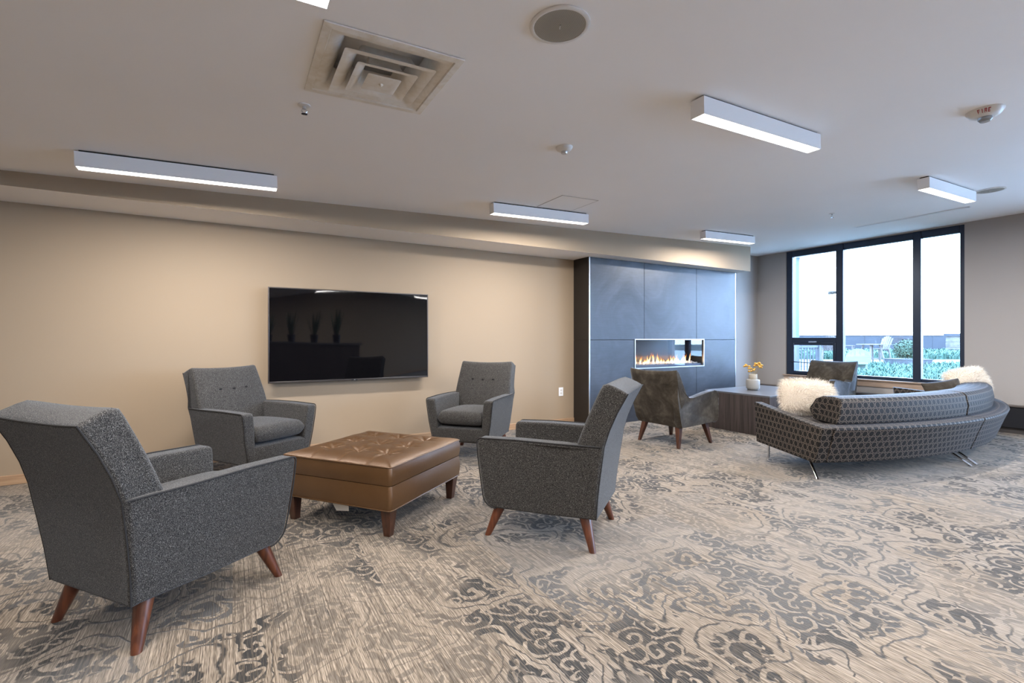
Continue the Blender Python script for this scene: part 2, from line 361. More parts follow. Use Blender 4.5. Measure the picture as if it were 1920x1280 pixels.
# windows ------------------------------------------------------------------
def win_main():
    root = empty('window_1', (0, 0, 0)); root['kind'] = 'structure'; root['label'] = 'large dark framed window in three parts'
    X0, X1 = 8.325, 8.40
    y = dict(l0=WY1, l1=4.715, m0=4.019, m1=3.915, n0=3.019, n1=2.925, r0=2.512, r1=WY0)
    bm = B()
    box(bm, (X0, y['l1'], WZ0), (X1, y['l0'], WZ1)); box(bm, (X0, y['r1'], WZ0), (X1, y['r0'], WZ1))
    box(bm, (X0-.012, y['m1'], WZ0), (X1, y['m0'], WZ1)); box(bm, (X0-.012, y['n1'], WZ0), (X1, y['n0'], WZ1))
    for a, b in (('l1', 'm0'), ('m1', 'n0'), ('n1', 'r0')):
        lo, hi = min(y[a], y[b]), max(y[a], y[b])
        box(bm, (X0, lo, 2.56), (X1, hi, WZ1)); box(bm, (X0, lo, WZ0), (X1, hi, .592))
    box(bm, (X0, y['m0'], 1.075), (X1, y['l1'], 1.175))
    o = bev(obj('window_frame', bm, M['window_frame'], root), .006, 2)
    bm = B()   # opening sash low in the left light
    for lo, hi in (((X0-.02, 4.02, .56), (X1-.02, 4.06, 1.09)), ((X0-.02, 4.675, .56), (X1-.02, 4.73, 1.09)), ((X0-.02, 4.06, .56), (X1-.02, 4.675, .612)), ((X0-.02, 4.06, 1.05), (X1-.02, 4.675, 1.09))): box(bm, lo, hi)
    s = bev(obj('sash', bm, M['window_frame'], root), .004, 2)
    bm = B(); box(bm, (X0-.05, 4.30, 1.092), (X0-.02, 4.42, 1.112)); bev(obj('latch', bm, M['silver'], s), .003)
    bm = B(); tube(bm, [(X0-.03, 4.73, .765), (X0-.03, 4.40, .755), (X0-.03, 4.08, .75)], .008, 8); obj('stay_bar', bm, M['black'], s)
    bm = B(); box(bm, (X1, 4.01, 1.88), (X1+.03, 4.10, 1.925)); box(bm, (X1, 4.10, 1.875), (X1+.035, 4.18, 1.93)); bev(obj('mullion_block', bm, M['silver'], root), .004, 2)  # two small silver blocks on the outer face of the mullion
    for nm, (a, b, z0, z1) in enumerate(((4.02, 4.71, 1.17, 2.565), (3.02, 3.92, .59, 2.565), (2.51, 2.93, .59, 2.565))):
        bm = B(); box(bm, (8.36, a, z0), (8.366, b, z1)); obj('pane', bm, M['glass'], root, False)
    bm = B(); box(bm, (8.345, 4.055, .61), (8.351, 4.68, 1.055)); obj('pane', bm, M['glass'], s, False)
win_main()
bm = B(); box(bm, (XW-.045, WY0-.04, .525), (8.34, WY1+.03, .545)); box(bm, (XW-.02, WY0-.03, .437), (XW, WY1+.02, .525))
bev(struct('trim_2', bm, M['oak_y'], 'wooden window sill and apron'), .004, 2)
for k, (a, b) in enumerate(side_win):
    root = empty('window_%d' % (k+2)); root['kind'] = 'structure'; root['label'] = 'side window further back in the room'
    bm = B()
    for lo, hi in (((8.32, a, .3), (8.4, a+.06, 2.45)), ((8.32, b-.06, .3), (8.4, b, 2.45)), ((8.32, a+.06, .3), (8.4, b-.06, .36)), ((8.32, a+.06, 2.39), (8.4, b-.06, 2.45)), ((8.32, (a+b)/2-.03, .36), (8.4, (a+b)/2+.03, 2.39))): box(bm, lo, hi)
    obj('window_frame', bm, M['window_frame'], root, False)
    bm = B(); box(bm, (8.36, a+.05, .35), (8.366, b-.05, 2.4)); obj('pane', bm, M['glass'], root, False)

def area(name, loc, rot, sx, sy, e, col):
    l = bpy.data.lights.new(name, 'AREA'); l.shape = 'RECTANGLE'; l.size = sx; l.size_y = sy; l.energy = e; l.color = col
    o = bpy.data.objects.new(name, l); COL.objects.link(o); o.location = loc; o.rotation_euler = rot; return o
for a, b in side_win+[(WY0, WY1)]:      # portals: they only guide the sky light through each opening
    o = area('sky_portal', (8.45, (a+b)/2, 1.5), (0, R(90), 0), 2.1, abs(b-a), 0, (1, 1, 1)); o.data.cycles.is_portal = True

# ------------------------------------------------------------------ ceiling strips
def strip_light(x0, L, yc, label, group, lens=1):
    xm = x0+L/2; z = ceil_z(xm, yc)
    root = empty('ceiling_strip_light', (xm, yc, z), 0, label, 'ceiling light', group); root.rotation_euler = (0, -math.atan(.0338), 0)
    W, H = .088, .108
    bm = B(); box(bm, (-L/2+.02, -W/2+.012, -.013), (L/2-.02, W/2-.012, 0)); obj('mounting_plate', bm, M['dark_gap'], root, False)
    bm = B()
    box(bm, (-L/2, -W/2, -H), (L/2, -W/2+.004, -.012)); box(bm, (-L/2, W/2-.004, -H), (L/2, W/2, -.012))
    box(bm, (-L/2, -W/2+.004, -H), (-L/2+.004, W/2-.004, -.012)); box(bm, (L/2-.004, -W/2+.004, -H), (L/2, W/2-.004, -.012))
    box(bm, (-L/2+.004, -W/2+.004, -.016), (L/2-.004, W/2-.004, -.012))
    obj('housing', bm, M['white'], root, False)
    bm = B(); box(bm, (-L/2+.004, -W/2+.004, -H+.003), (L/2-.004, W/2-.004, -H+.006)); obj('diffuser', bm, M['diffuser'], root, False)
    l = area('strip_lamp', (0, 0, -H-.001), (0, 0, 0), L-.02, W-.01, STRIP_W, (1, .965, .925)); l.parent = root
    return root
G = 'linear ceiling lights'
strip_light(-.874, 1.165, 4.085, 'long white linear ceiling light nearest the left edge, near the tan soffit', G)
strip_light(2.148, 1.155, 4.085, 'white linear ceiling light above and left of the fireplace, beside the square access panel', G)
strip_light(5.30, 1.05, 4.16, 'small far linear ceiling light above the right end of the fireplace', G)
strip_light(-.88, 1.165, 1.735, 'linear ceiling light cut off at the top edge beside the square air diffuser', G)
strip_light(2.195, 1.165, 1.76, 'large linear ceiling light hanging left of the red lettered fire alarm', G)
strip_light(5.25, 1.08, 1.83, 'linear ceiling light at far right by the slot diffuser and window', G)
for y in (-.6, -2.95, -5.3):
    for x in (-.88, 2.19, 5.26): strip_light(x, 1.165, y, 'linear ceiling light in the rear half of the room behind the camera', 'rear ceiling lights')

# ------------------------------------------------------------------ air diffuser
def air_vent():
    xc, yc = .615, 2.312; root = empty('square_air_diffuser', (xc, yc, ceil_z(xc, yc)), 0, 'square four-way ceiling air diffuser with nested stained louvre rings', 'air vent')
    root.rotation_euler = (0, -math.atan(.0338), 0)
    def rr(h, z, r, n=5):   # rounded square ring of points
        out = []
        for q, (sx, sy) in enumerate(((1, 1), (-1, 1), (-1, -1), (1, -1))):
            for k in range(n+1):
                a = R(90*q+90*k/n); out.append((sx*(h-r)+r*math.cos(a), sy*(h-r)+r*math.sin(a), z))
        return out
    t = NT('vent_enamel'); o = t.obj(); n = t.noise(o, 9, 4, .6, 1); t.bsdf(color=t.mix(t.step(n, .35, .75), (.82, .79, .74), (.70, .64, .55)), rough=.45); vm = t.m
    bm = B(); loft(bm, [rr(.305, -.001, .004), rr(.304, -.007, .004), rr(.272, -.009, .004), rr(.268, -.002, .004), rr(.262, -.003, .01)], False)
    obj('frame', bm, vm, root)
    def cone(h0, z0, h1, z1, th=.002):
        bm = B(); mid = [(h0+(h1-h0)*t_, z0+(z1-z0)*t_**3.0) for t_ in (0, .2, .4, .6, .8, 1)]
        rings_ = [rr(h, z, .012+.05*max(0, z+.03)) for h, z in mid]
        rings_ += [rr(h-.001, z+th, .012+.05*max(0, z+.03)) for h, z in mid[::-1]]
        loft(bm, rings_, False); return bm
    obj('outer_louvre', cone(.262, -.003, .185, .075), vm, root)
    obj('louvre_ring', cone(.206, -.030, .118, .05), vm, root)
    obj('louvre_ring', cone(.140, -.040, .070, .04), vm, root)
    bm = B(); loft(bm, [rr(.078, -.046, .01), rr(.074, -.048, .01), rr(.05, -.045, .01), rr(.02, -.043, .01)]); ball(bm, (0, 0, -.046), .012); obj('centre_cap', bm, vm, root)
    return root
# the louvres rise into the plenum: cut the ceiling above the vent
vent = air_vent()
cut = B(); box(cut, (.615-.26, 2.312-.26, 2.2), (.615+.26, 2.312+.26, 2.9))
ceil_o = bpy.data.objects['ceiling']
me = bpy.data.meshes.new('ceiling')
def ceiling_with_hole():
    bm = B(); xs = [XL-.2, .355, .875, XW+.3]; ys_ = [YB-.2, 2.052, 2.572, Y2+.3]
    for i in range(3):
        for j in range(3):
            if i == 1 and j == 1: continue
            c_ = [(xs[i], ys_[j]), (xs[i+1], ys_[j]), (xs[i+1], ys_[j+1]), (xs[i], ys_[j+1])]
            bm.faces.new([bm.verts.new((x, y, ceil_z(x, y))) for x, y in c_])
    c_ = [(.355, 2.052), (.875, 2.052), (.875, 2.572), (.355, 2.572)]
    lo = [(x, y, ceil_z(x, y)) for x, y in c_]; hi = [(x, y, ceil_z(x, y)+.15) for x, y in c_]
    for k in range(4): bm.faces.new([bm.verts.new(p) for p in (lo[k], lo[(k+1) % 4], hi[(k+1) % 4], hi[k])])
    c_ = [(XL-.2, YB-.2), (XW+.3, YB-.2), (XW+.3, Y2+.3), (XL-.2, Y2+.3)]
    lo = [(x, y, ceil_z(x, y)) for x, y in c_]; hi = [(x, y, ceil_z(x, y)+.15) for x, y in c_]
    for k in range(4): bm.faces.new([bm.verts.new(p) for p in (lo[k], lo[(k+1) % 4], hi[(k+1) % 4], hi[k])])
    bm.faces.new([bm.verts.new(p) for p in hi])
    bmesh.ops.remove_doubles(bm, verts=bm.verts, dist=1e-5)
    return bm
cut.free(); bm = ceiling_with_hole(); bm.to_mesh(ceil_o.data); bm.free()
bpy.data.meshes.remove(me)
# ceiling bits
TILT = -math.atan(.0338)
def on_ceiling(name, x, y, label, cat, group=None):
    r = empty(name, (x, y, ceil_z(x, y)), 0, label, cat, group); r.rotation_euler = (0, TILT, 0); return r
def speaker(x, y, r, label):
    root = on_ceiling('ceiling_speaker', x, y, label, 'ceiling speaker', 'round ceiling speakers')
    bm = B(); n = 40
    prof = [(r, 0), (r, -.006), (r*.93, -.009), (r*.86, -.008), (r*.86, 0)]
    loft(bm, [[(a*math.cos(2*pi*k/n), a*math.sin(2*pi*k/n), z) for k in range(n)] for a, z in prof], False); obj('rim', bm, M['offwhite'], root)
    t = NT('speaker_grille'); v = t.n('ShaderNodeTexVoronoi', {'Vector': t.obj(), 'Scale': 260, 'Randomness': 0.0}).outputs[0]
    t.bsdf(color=t.ramp(v, [(.25, (.06, .055, .045)), (.45, (.42, .385, .33))]), rough=.5)
    bm = B(); lathe(bm, [(r*.86, -.004), (r*.85, -.007), (.001, -.008)], n=40); obj('grille', bm, t.m, root)
    bm = B(); box(bm, (-.012, -.002, -.0105), (.012, .002, -.008)); o_ = obj('badge', bm, M['silver'], root, False); o_.rotation_euler = (0, 0, R(60))
speaker(1.163, 1.607, .124, 'round perforated ceiling speaker near the top of the view')
speaker(6.463, 1.72, .115, 'small flat round ceiling speaker at far right past the last strip light')
def sprinkler(x, y, label):
    root = on_ceiling('fire_sprinkler', x, y, label, 'sprinkler', 'ceiling sprinklers')
    bm = B(); lathe(bm, [(.032, 0), (.031, -.004), (.018, -.008), (.001, -.009)]); obj('escutcheon', bm, M['offwhite'], root)
    bm = B(); tube(bm, [(0, 0, -.008), (0, 0, -.022)], .008); tube(bm, [(.008, 0, -.02), (.014, 0, -.032), (.003, 0, -.046)], .0025, 6); tube(bm, [(-.008, 0, -.02), (-.014, 0, -.032), (-.003, 0, -.046)], .0025, 6); obj('frame', bm, M['silver'], root)
    bm = B(); lathe(bm, [(.001, -.044), (.016, -.046), (.016, -.048), (.001, -.049)]); obj('deflector', bm, M['chrome'], root)
sprinkler(.332, 2.793, 'small chrome sprinkler head left of the square air diffuser')
sprinkler(5.968, 2.925, 'tiny sprinkler head on the ceiling near the big window')
root = on_ceiling('smoke_detector', 1.96, 2.66, 'small white domed detector in the middle of the ceiling', 'detector')
bm = B(); lathe(bm, [(.058, 0), (.058, -.006), (.050, -.02), (.034, -.030), (.001, -.031)]); obj('base', bm, M['offwhite'], root)
bm = B(); lathe(bm, [(.022, -.028), (.022, -.040), (.018, -.046), (.001, -.047)]); obj('sensor', bm, M['silver'], root)
root = on_ceiling('fire_alarm', 3.95, 1.075, 'white round ceiling fire alarm with red FIRE lettering and strobe', 'fire alarm')
bm = B(); lathe(bm, [(.088, 0), (.088, -.008), (.070, -.034), (.044, -.042), (.001, -.042)], n=36); obj('housing', bm, M['offwhite'], root)
bm = B(); lathe(bm, [(.033, -.040), (.034, -.056), (.024, -.068), (.001, -.070)], n=24); obj('strobe_lens', bm, plain('clear_strobe', (.6, .62, .65), .08, 0, spec=1.0, trans=.6), root)
def letters(bm, word, size, th, place):
    F = {'F': [(0, 0, .22, 1), (.22, .8, .8, 1), (.22, .42, .65, .6)], 'I': [(.28, 0, .52, 1)], 'R': [(0, 0, .22, 1), (.22, .8, .7, 1), (.22, .4, .7, .58), (.55, .58, .78, .82), (.55, 0, .78, .4)],
         'E': [(0, 0, .22, 1), (.22, .8, .8, 1), (.22, .4, .65, .6), (.22, 0, .8, .2)]}
    for i, ch in enumerate(word):
        for x0, y0, x1, y1 in F[ch]:
            vs = [place(i*1.15+u, v, w_) for w_ in (0, 1) for u, v in ((x0, y0), (x1, y0), (x1, y1), (x0, y1))]
            vs = [bm.verts.new(p) for p in vs]
            for f in ((0, 1, 2, 3), (7, 6, 5, 4), (0, 4, 5, 1), (1, 5, 6, 2), (2, 6, 7, 3), (3, 7, 4, 0)): bm.faces.new([vs[q] for q in f])
bm = B()
def onalarm(u, v, w_):   # lettering round the sloping rim, on the side that faces into the room
    ang = R(193)-(-(u-2.2))*.17; rad = .086-(1-v)*.0145+w_*.0006; z = -.0115-(1-v)*.0205-w_*.0008
    return (rad*math.cos(ang), rad*math.sin(ang), z)
letters(bm, 'FIRE', 1, .001, onalarm); obj('red_lettering', bm, M['red'], root, False)
# access panel: a hairline frame flush with the ceiling
root = on_ceiling('access_panel', 2.85, 3.815, 'flush square ceiling access panel with a hairline edge', 'access panel')
bm = B(); box(bm, (-.21, -.21, -.003), (.21, .21, 0)); obj('door_leaf', bm, M['ceiling'], root, False)
bm = B()
for lo, hi in (((-.216, -.216, -.0035), (-.211, .216, 0)), ((.211, -.216, -.0035), (.216, .216, 0)), ((-.211, -.216, -.0035), (.211, -.211, 0)), ((-.211, .211, -.0035), (.211, .216, 0))): box(bm, lo, hi)
obj('edge_gap', bm, plain('panel_gap', (.48, .45, .43), .8), root, False)
# slot diffuser
root = on_ceiling('slot_air_diffuser', 7.17, 2.65, 'long thin slot diffuser in the ceiling parallel to the window', 'air vent')
bm = B()
for lo, hi in (((-.03, -.58, -.006), (-.022, .58, 0)), ((.022, -.58, -.006), (.03, .58, 0)), ((-.004, -.58, -.006), (.004, .58, 0)), ((-.022, -.58, -.006), (.022, -.572, 0)), ((-.022, .572, -.006), (.022, .58, 0))): box(bm, lo, hi)
obj('frame', bm, M['white'], root, False)
bm = B(); box(bm, (-.022, -.572, -.001), (.022, .572, 0)); obj('slot', bm, M['dark_gap'], root, False)
bm = B(); box(bm, (-.021, -.52, -.005), (-.005, -.14, -.002)); box(bm, (-.021, .02, -.005), (-.005, .55, -.002)); obj('blade', bm, M['offwhite'], root, False)

# ------------------------------------------------------------------ heater, outlet, television
root = empty('baseboard_heater', (0, 0, 0), 0, 'long low black convector heater along the window wall', 'heater')
bm = B(); box(bm, (8.19, .9, .07), (XW, Y2-.02, .325)); bev(obj('casing', bm, M['heater'], root), .006, 2)
bm = B(); box(bm, (8.175, .9, .325), (XW, Y2-.02, .343)); bev(obj('top_cap', bm, plain('heater_cap', (.09, .075, .07), .4), root), .004, 2)
bm = B(); box(bm, (8.22, .9, 0), (XW, Y2-.02, .07)); obj('plinth', bm, plain('heater_plinth', (.05, .045, .045), .6), root, False)
root = empty('wall_outlet', (3.83, YW, .44), 0, 'white double socket on the tan wall beside the fireplace', 'outlet')
bm = B(); box(bm, (-.036, -.007, -.058), (.036, 0, .058)); bev(obj('cover_plate', bm, M['white'], root), .003, 2)
for z in (-.02, .02):
    bm = B(); tube(bm, [(0, -.006, z), (0, -.0095, z)], .015, 16); f_ = obj('socket_face', bm, M['offwhite'], root)
    bm = B(); box(bm, (-.007, -.0102, z-.004), (-.005, -.0094, z+.006)); box(bm, (.005, -.0102, z-.004), (.007, -.0094, z+.006)); obj('slots', bm, M['black'], f_, False)
root = empty('television', (1.102, 5.17, 1.188), 0, 'large black flat screen television mounted on the tan wall', 'television')
w2, h2 = .808, .466
bm = B(); box(bm, (-w2+.004, .004, -h2+.004), (w2-.004, .04, h2-.004)); bev(obj('case', bm, M['black'], root), .004, 2)
bm = B()
for lo, hi in (((-w2, -.004, -h2), (-w2+.011, .02, h2)), ((w2-.011, -.004, -h2), (w2, .02, h2)), ((-w2+.011, -.004, h2-.011), (w2-.011, .02, h2)), ((-w2+.011, -.006, -h2), (w2-.011, .02, -h2+.016))): box(bm, lo, hi)
bev(obj('bezel', bm, plain('gunmetal_bezel', (.10, .09, .09), .3, .8), root), .002, 2)
bm = B(); vs = []
n = 24
bm = B(); g = [[bm.verts.new((-w2+.011+(2*w2-.022)*i/n, -.001+.0035*math.sin(pi*i/n)*math.sin(pi*j/n), -h2+.016+(2*h2-.027)*j/n)) for j in range(n+1)] for i in range(n+1)]
for i in range(n):
    for j in range(n): bm.faces.new((g[i][j], g[i+1][j], g[i+1][j+1], g[i][j+1]))
obj('screen', bm, M['screen'], root)
bm = B(); box(bm, (-.03, -.009, -h2-.004), (.03, .01, -h2+.012)); lg = obj('sensor_bump', bm, M['black'], root, False)
bm = B(); box(bm, (-.006, -.0098, -h2+.001), (-.002, -.009, -h2+.009)); box(bm, (.001, -.0098, -h2+.001), (.009, -.009, -h2+.004)); box(bm, (.001, -.0098, -h2+.004), (.004, -.009, -h2+.009)); obj('logo', bm, M['silver'], lg, False)
bm = B(); box(bm, (-.25, .04, -.2), (.25, .0995, .2)); obj('wall_bracket', bm, M['black'], root, False)

# ------------------------------------------------------------------ fireplace
def fireplace():
    root = empty('fireplace', (0, 0, 0), 0, 'wide blue-grey panelled fireplace with a long lit gas fire behind glass', 'fireplace')
    FX0, FX1, FY, T = 4.047, 7.10, 4.94, 2.234
    ox0, ox1, oz0, oz1 = 4.871, 6.31, .744, 1.139
    sx = [FX0+.012, 5.045, 6.15, FX1-.008]; g = .003
    def panel(x0, x1, z0, z1): bm = B(); box(bm, (x0+g, FY, z0+g), (x1-g, FY+.02, z1-g)); o_ = obj('panel', bm, M['panel'], root, False); bev(o_, .0015, 2)
    for a, b in zip(sx, sx[1:]): panel(a, b, oz1, T)
    # lower panels cut round the opening
    def ell(x0, x1, z0, z1, x2, x3):     # low panel with a leg rising beside the opening
        bm = B(); top_ = oz0-.012
        pts = [(x0+g, g), (x1-g, g), (x1-g, (oz1-g if x3 == x1 else top_)), ((x2, oz1-g) if x3 == x1 else (x3, top_)), ((x2, top_) if x3 == x1 else (x3, oz1-g)), (x0+g, (top_ if x3 == x1 else oz1-g))]
        loft(bm, [[(x, FY, z) for x, z in pts], [(x, FY+.02, z) for x, z in pts]]); bev(obj('panel', bm, M['panel'], root, False), .0015, 2)
    ell(sx[0], sx[1], 0, 0, None, ox0-.012); panel(sx[1], sx[2], 0, oz0-.012); ell(sx[2], sx[3], 0, 0, ox1+.012, sx[3])
    bm = B()
    box(bm, (FX0+.01, FY+.02, 0), (ox0-.02, YW, T)); box(bm, (ox1+.02, FY+.02, 0), (FX1-.01, YW+.06, T))
    box(bm, (ox0-.02, FY+.02, 0), (ox1+.02, YW, oz0-.02)); box(bm, (ox0-.02, FY+.02, oz1+.02), (ox1+.02, YW, T))
    obj('core', bm, M['dark_gap'], root, False)
    for z0, z1 in ((0, oz1-.002), (oz1+.002, T)):
        bm = B(); box(bm, (FX0, FY+.008, z0), (FX0+.01, YW, z1)); obj('side_panel', bm, M['panel_side'], root, False)
    bm = B(); box(bm, (FX0-.001, FY-.004, 0), (FX0+.012, FY+.008, T)); obj('corner_trim', bm, M['silver'], root, False)
    bm = B(); box(bm, (FX1-.010, FY-.004, 0), (FX1, FY+.30, T)); obj('corner_trim', bm, M['silver'], root, False)
    bm = B(); q = .013
    for lo, hi in (((ox0-q, FY-.008, oz0-q), (ox0, FY+.02, oz1+q)), ((ox1, FY-.008, oz0-q), (ox1+q, FY+.02, oz1+q)), ((ox0, FY-.008, oz0-q), (ox1, FY+.02, oz0)), ((ox0, FY-.008, oz1), (ox1, FY+.02, oz1+q))): box(bm, lo, hi)
    fr = obj('firebox_trim', bm, M['silver'], root, False)
    bm = B(); D = FY+.27
    for lo, hi in (((ox0-.01, FY+.02, oz0-.01), (ox0, D, oz1+.01)), ((ox1, FY+.02, oz0-.01), (ox1+.01, D, oz1+.01)), ((ox0, FY+.02, oz0-.01), (ox1, D, oz0+.005)), ((ox0, FY+.02, oz1), (ox1, D, oz1+.01)), ((ox0, D-.008, oz0), (ox1, D, oz1))): box(bm, lo, hi)
    obj('firebox', bm, plain('firebox_enamel', (.035, .038, .045), .25, .3), root, False)
    bm = B(); box(bm, (ox0, FY+.03, oz0+.005), (ox1, FY+.06, oz0+.035)); obj('burner_rail', bm, plain('rail', (.10, .11, .14), .35, .5), root, False)
    bm = B(); box(bm, (ox0, FY+.012, oz0), (ox1, FY+.015, oz1)); obj('glass_front', bm, M['fireglass'], root, False)
    bm = B(); r_ = random.Random(3)
    for k in range(900):
        x = r_.uniform(ox0+.02, ox1-.02); y = r_.uniform(FY+.07, D-.02); s = r_.uniform(.006, .012)
        m = Matrix.Translation((x, y, oz0+.03+(y-FY-.07)*.16+r_.uniform(0, .012))) @ Matrix.Rotation(r_.uniform(0, 6), 4, Vector((r_.random(), r_.random(), .3)).normalized()) @ Matrix.Diagonal((s, s*.8, s*.7, 1))
        bmesh.ops.create_icosphere(bm, subdivisions=1, radius=1, matrix=m)
    box(bm, (ox0, FY+.06, oz0+.005), (ox1, D-.008, oz0+.032))
    o_ = obj('crushed_glass', bm, plain('crushed_glass_chips', (.42, .43, .47), .12, 0, spec=1.0), root, False); o_['kind'] = 'stuff'
    t = NT('gas_flame'); z = t.n('ShaderNodeSeparateXYZ', {0: t.n('ShaderNodeTexCoord').outputs['Generated']}).outputs[2]
    col = t.ramp(z, [(0, (1, .62, .30)), (.3, (1, .72, .35)), (.65, (1, .36, .08)), (1, (.9, .14, .03))])
    em = t.n('ShaderNodeEmission', {0: col, 1: 1.9}); tr = t.n('ShaderNodeBsdfTransparent')
    lw = t.n('ShaderNodeLayerWeight', {0: .35}).outputs[1]
    a_ = t.math('ADD', t.math('MULTIPLY', lw, .75), t.math('MULTIPLY', z, .35), clamp=True)
    mx = t.n('ShaderNodeMixShader', {0: a_, 1: em.outputs[0], 2: tr.outputs[0]}); t.t.links.new(mx.outputs[0], t.o.inputs[0])
    hs = []
    x = ox0+.16
    while x < ox1-.16:
        u = (x-ox0)/(ox1-ox0); h = .045+.06*abs(math.sin(u*11+.6))+r_.uniform(0, .035)
        if .28 < u < .38: h += .05
        if u > .78: h += .055
        hs.append((x, h)); x += r_.uniform(.022, .040)
    for x, h in hs:
        bm = B(); y = FY+.13+r_.uniform(-.025, .05); bx_ = r_.uniform(-.35, .35); ph = r_.uniform(0, 6); rad = r_.uniform(.010, .017)
        rings_ = []
        for k in range(9):
            q = k/8; rr_ = rad*(math.sin(pi*min(1, q*.9+.22))**.8)*(1-q)**.55+.0006
            cx_ = x+bx_*h*q*q+.006*math.sin(q*7+ph); rings_.append([(cx_+rr_*math.cos(2*pi*j/8), y+rr_*.8*math.sin(2*pi*j/8), oz0+.04+h*q) for j in range(8)])
        loft(bm, rings_); obj('flame', bm, t.m, root)
    l = bpy.data.lights.new('fire_glow', 'AREA'); l.shape = 'RECTANGLE'; l.size = 1.1; l.size_y = .1; l.energy = 1.5; l.color = (1, .5, .2)
    lo_ = bpy.data.objects.new('fire_glow', l); COL.objects.link(lo_); lo_.parent = root; lo_.location = (5.6, FY+.12, .84); lo_.rotation_euler = (R(60), 0, 0)
    for k, x in enumerate((5.2, 6.0)): pass
fireplace()

# ------------------------------------------------------------------ tweed armchair
def lerp(a, b, t): return a+(b-a)*t
def interp(tab, x):
    if x <= tab[0][0]: return tab[0][1]
    for (a, u), (b, v) in zip(tab, tab[1:]):
        if x <= b: return lerp(u, v, (x-a)/(b-a))
    return tab[-1][1]
def make_armchair(label, group):
    root = empty('armchair', (0, 0, 0), 0, label, 'armchair', group)
    tw, we = M['tweed'], M['welt']
    # arms: rounded side panels leaning outwards
    prof = [(.255, .166)]+arc(.275, .232, .062, -78, 0, 6)[1:]
    prof = [(-.327, .176), (-.05, .170), (.255, .166)]+[(.262+.07*math.sin(R(a)), .236-.07*math.cos(R(a))) for a in (15, 35, 55, 75, 90)]+[(.338, .36), (.346, .47)]+[(.322+.026*math.cos(R(a)), .556+.026*math.sin(R(a))) for a in (0, 25, 50, 75, 95)]+[(.1, .588), (-.15, .586), (-.374, .580), (-.360, .45), (-.342, .30)]
    ow = [(.165, .276), (.36, .315), (.585, .343)]
    def arm(s):
        bm = B(); outer, inner = [], []
        for x, z in prof:
            yo = interp(ow, z)+.006*math.sin(pi*min(1, max(0, (x+.38)/.72)))
            if x < -.30: yo -= .028*min(1, (-x-.30)/.08)
            yi = interp([(.165, .215), (.42, .232), (.59, .252)], z)
            if x < -.2: yi = min(yi+.0, yo-.03)
            outer.append((x, s*yo, z)); inner.append((x, s*yi, z))
        loft(bm, [outer, inner])
        o = bev(obj('arm', bm, tw, root), .015, 4, 50)
        bm = B(); pts = [(x, s*(abs(y)-.002), z) for x, y, z in outer[2:15]]
        k = [p for p in outer[2:]]
        tube(bm, [(p[0], p[1]-s*.001, p[2]-(.0 if i else 0)) for i, p in enumerate(k[:len(k)-2])], .0038, 6); obj('piping', bm, we, o)
    arm(1); arm(-1)
    # front rail and base
    bm = B(); pr = [(-.325, .178), (.28, .168), (.318, .185), (.330, .22), (.334, .305), (.30, .315), (-.30, .315)]
    loft(bm, [[(x, y, z) for x, z in pr] for y in (-.245, 0, .245)]); bev(obj('seat_base', bm, tw, root), .008, 3, 40)
    # seat cushion
    n, m = 20, 20; bm = B(); grid = {}
    X0, X1, Y1 = -.26, .352, .236
    def cush(u, v, top):
        ex = 1-abs(2*u-1)**9; ey = 1-abs(2*v-1)**9; e = max(0, ex*ey)**.22
        x = lerp(X0, X1, u)+(.014*math.sin(pi*v) if u > .5 else 0)*(2*u-1 if u > .5 else 0); y = lerp(-Y1, Y1, v)
        z = .394+(1 if top else -1)*e*.066+(.026*math.sin(pi*u)*math.sin(pi*v) if top else 0)+ .012*(u-.3)
        return (x, y, z)
    t_ = [[bm.verts.new(cush(i/n, j/m, True)) for j in range(m+1)] for i in range(n+1)]
    b_ = [[bm.verts.new(cush(i/n, j/m, False)) if 0 < i < n and 0 < j < m else t_[i][j] for j in range(m+1)] for i in range(n+1)]
    for i in range(n):
        for j in range(m):
            bm.faces.new((t_[i][j], t_[i+1][j], t_[i+1][j+1], t_[i][j+1]))
            q = [b_[i][j], b_[i][j+1], b_[i+1][j+1], b_[i+1][j]]
            if len(set(q)) == 4:
                try: bm.faces.new(q)
                except ValueError: pass
    sub(obj('seat_cushion', bm, tw, root, True, 80))
    # backrest: flared wedge
    ppr = [(-.335, .170), (-.346, .30), (-.362, .42), (-.386, .58), (-.414, .67), (-.452, .76), (-.508, .864), (-.470, .884), (-.430, .902), (-.392, .912), (-.368, .905), (-.350, .87), (-.318, .80), (-.283, .72), (-.252, .64), (-.222, .56), (-.195, .46), (-.19, .40), (-.2, .30), (-.2, .18)]
    wd = [(.17, .268), (.30, .283), (.45, .298), (.58, .309), (.72, .300), (.86, .291), (.92, .286)]
    but = [(-.115, .725), (0, .722), (.115, .725)]
    bm = B(); ns = 24; rings_ = []
    for k in range(ns+1):
        s = -1+2*k/ns; ring = []
        for i, (x, z) in enumerate(ppr):
            wv = interp(wd, z); front = 9 <= i <= 17; y = s*wv
            if front:
                x += .020*(1-s*s); 
                if abs(s) > .8: x -= .010*(abs(s)-.8)/.2
            if i in (6, 7, 8, 9, 10): z -= .012*(1-s*s)
            if i in (6,): x += .018*(1-s*s)
            if 3 <= i <= 5: x += .012*(1-s*s)
            ring.append((x, y, z))
        rings_.append(ring)
    loft(bm, rings_); o = obj('backrest', bm, tw, root, True, 50); bev(o, .016, 4, 50)
    bm = B(); rear = []
    for i in range(0, 7): rear.append((ppr[i][0]+.004, -interp(wd, ppr[i][1])+.0045, ppr[i][1]+(.006 if i == 0 else 0)))
    for k in range(1, 12):
        s = -1+2*k/12; rear.append((-.508+.018*(1-s*s)+.004, s*.287, .864-.012*(1-s*s)-.001))
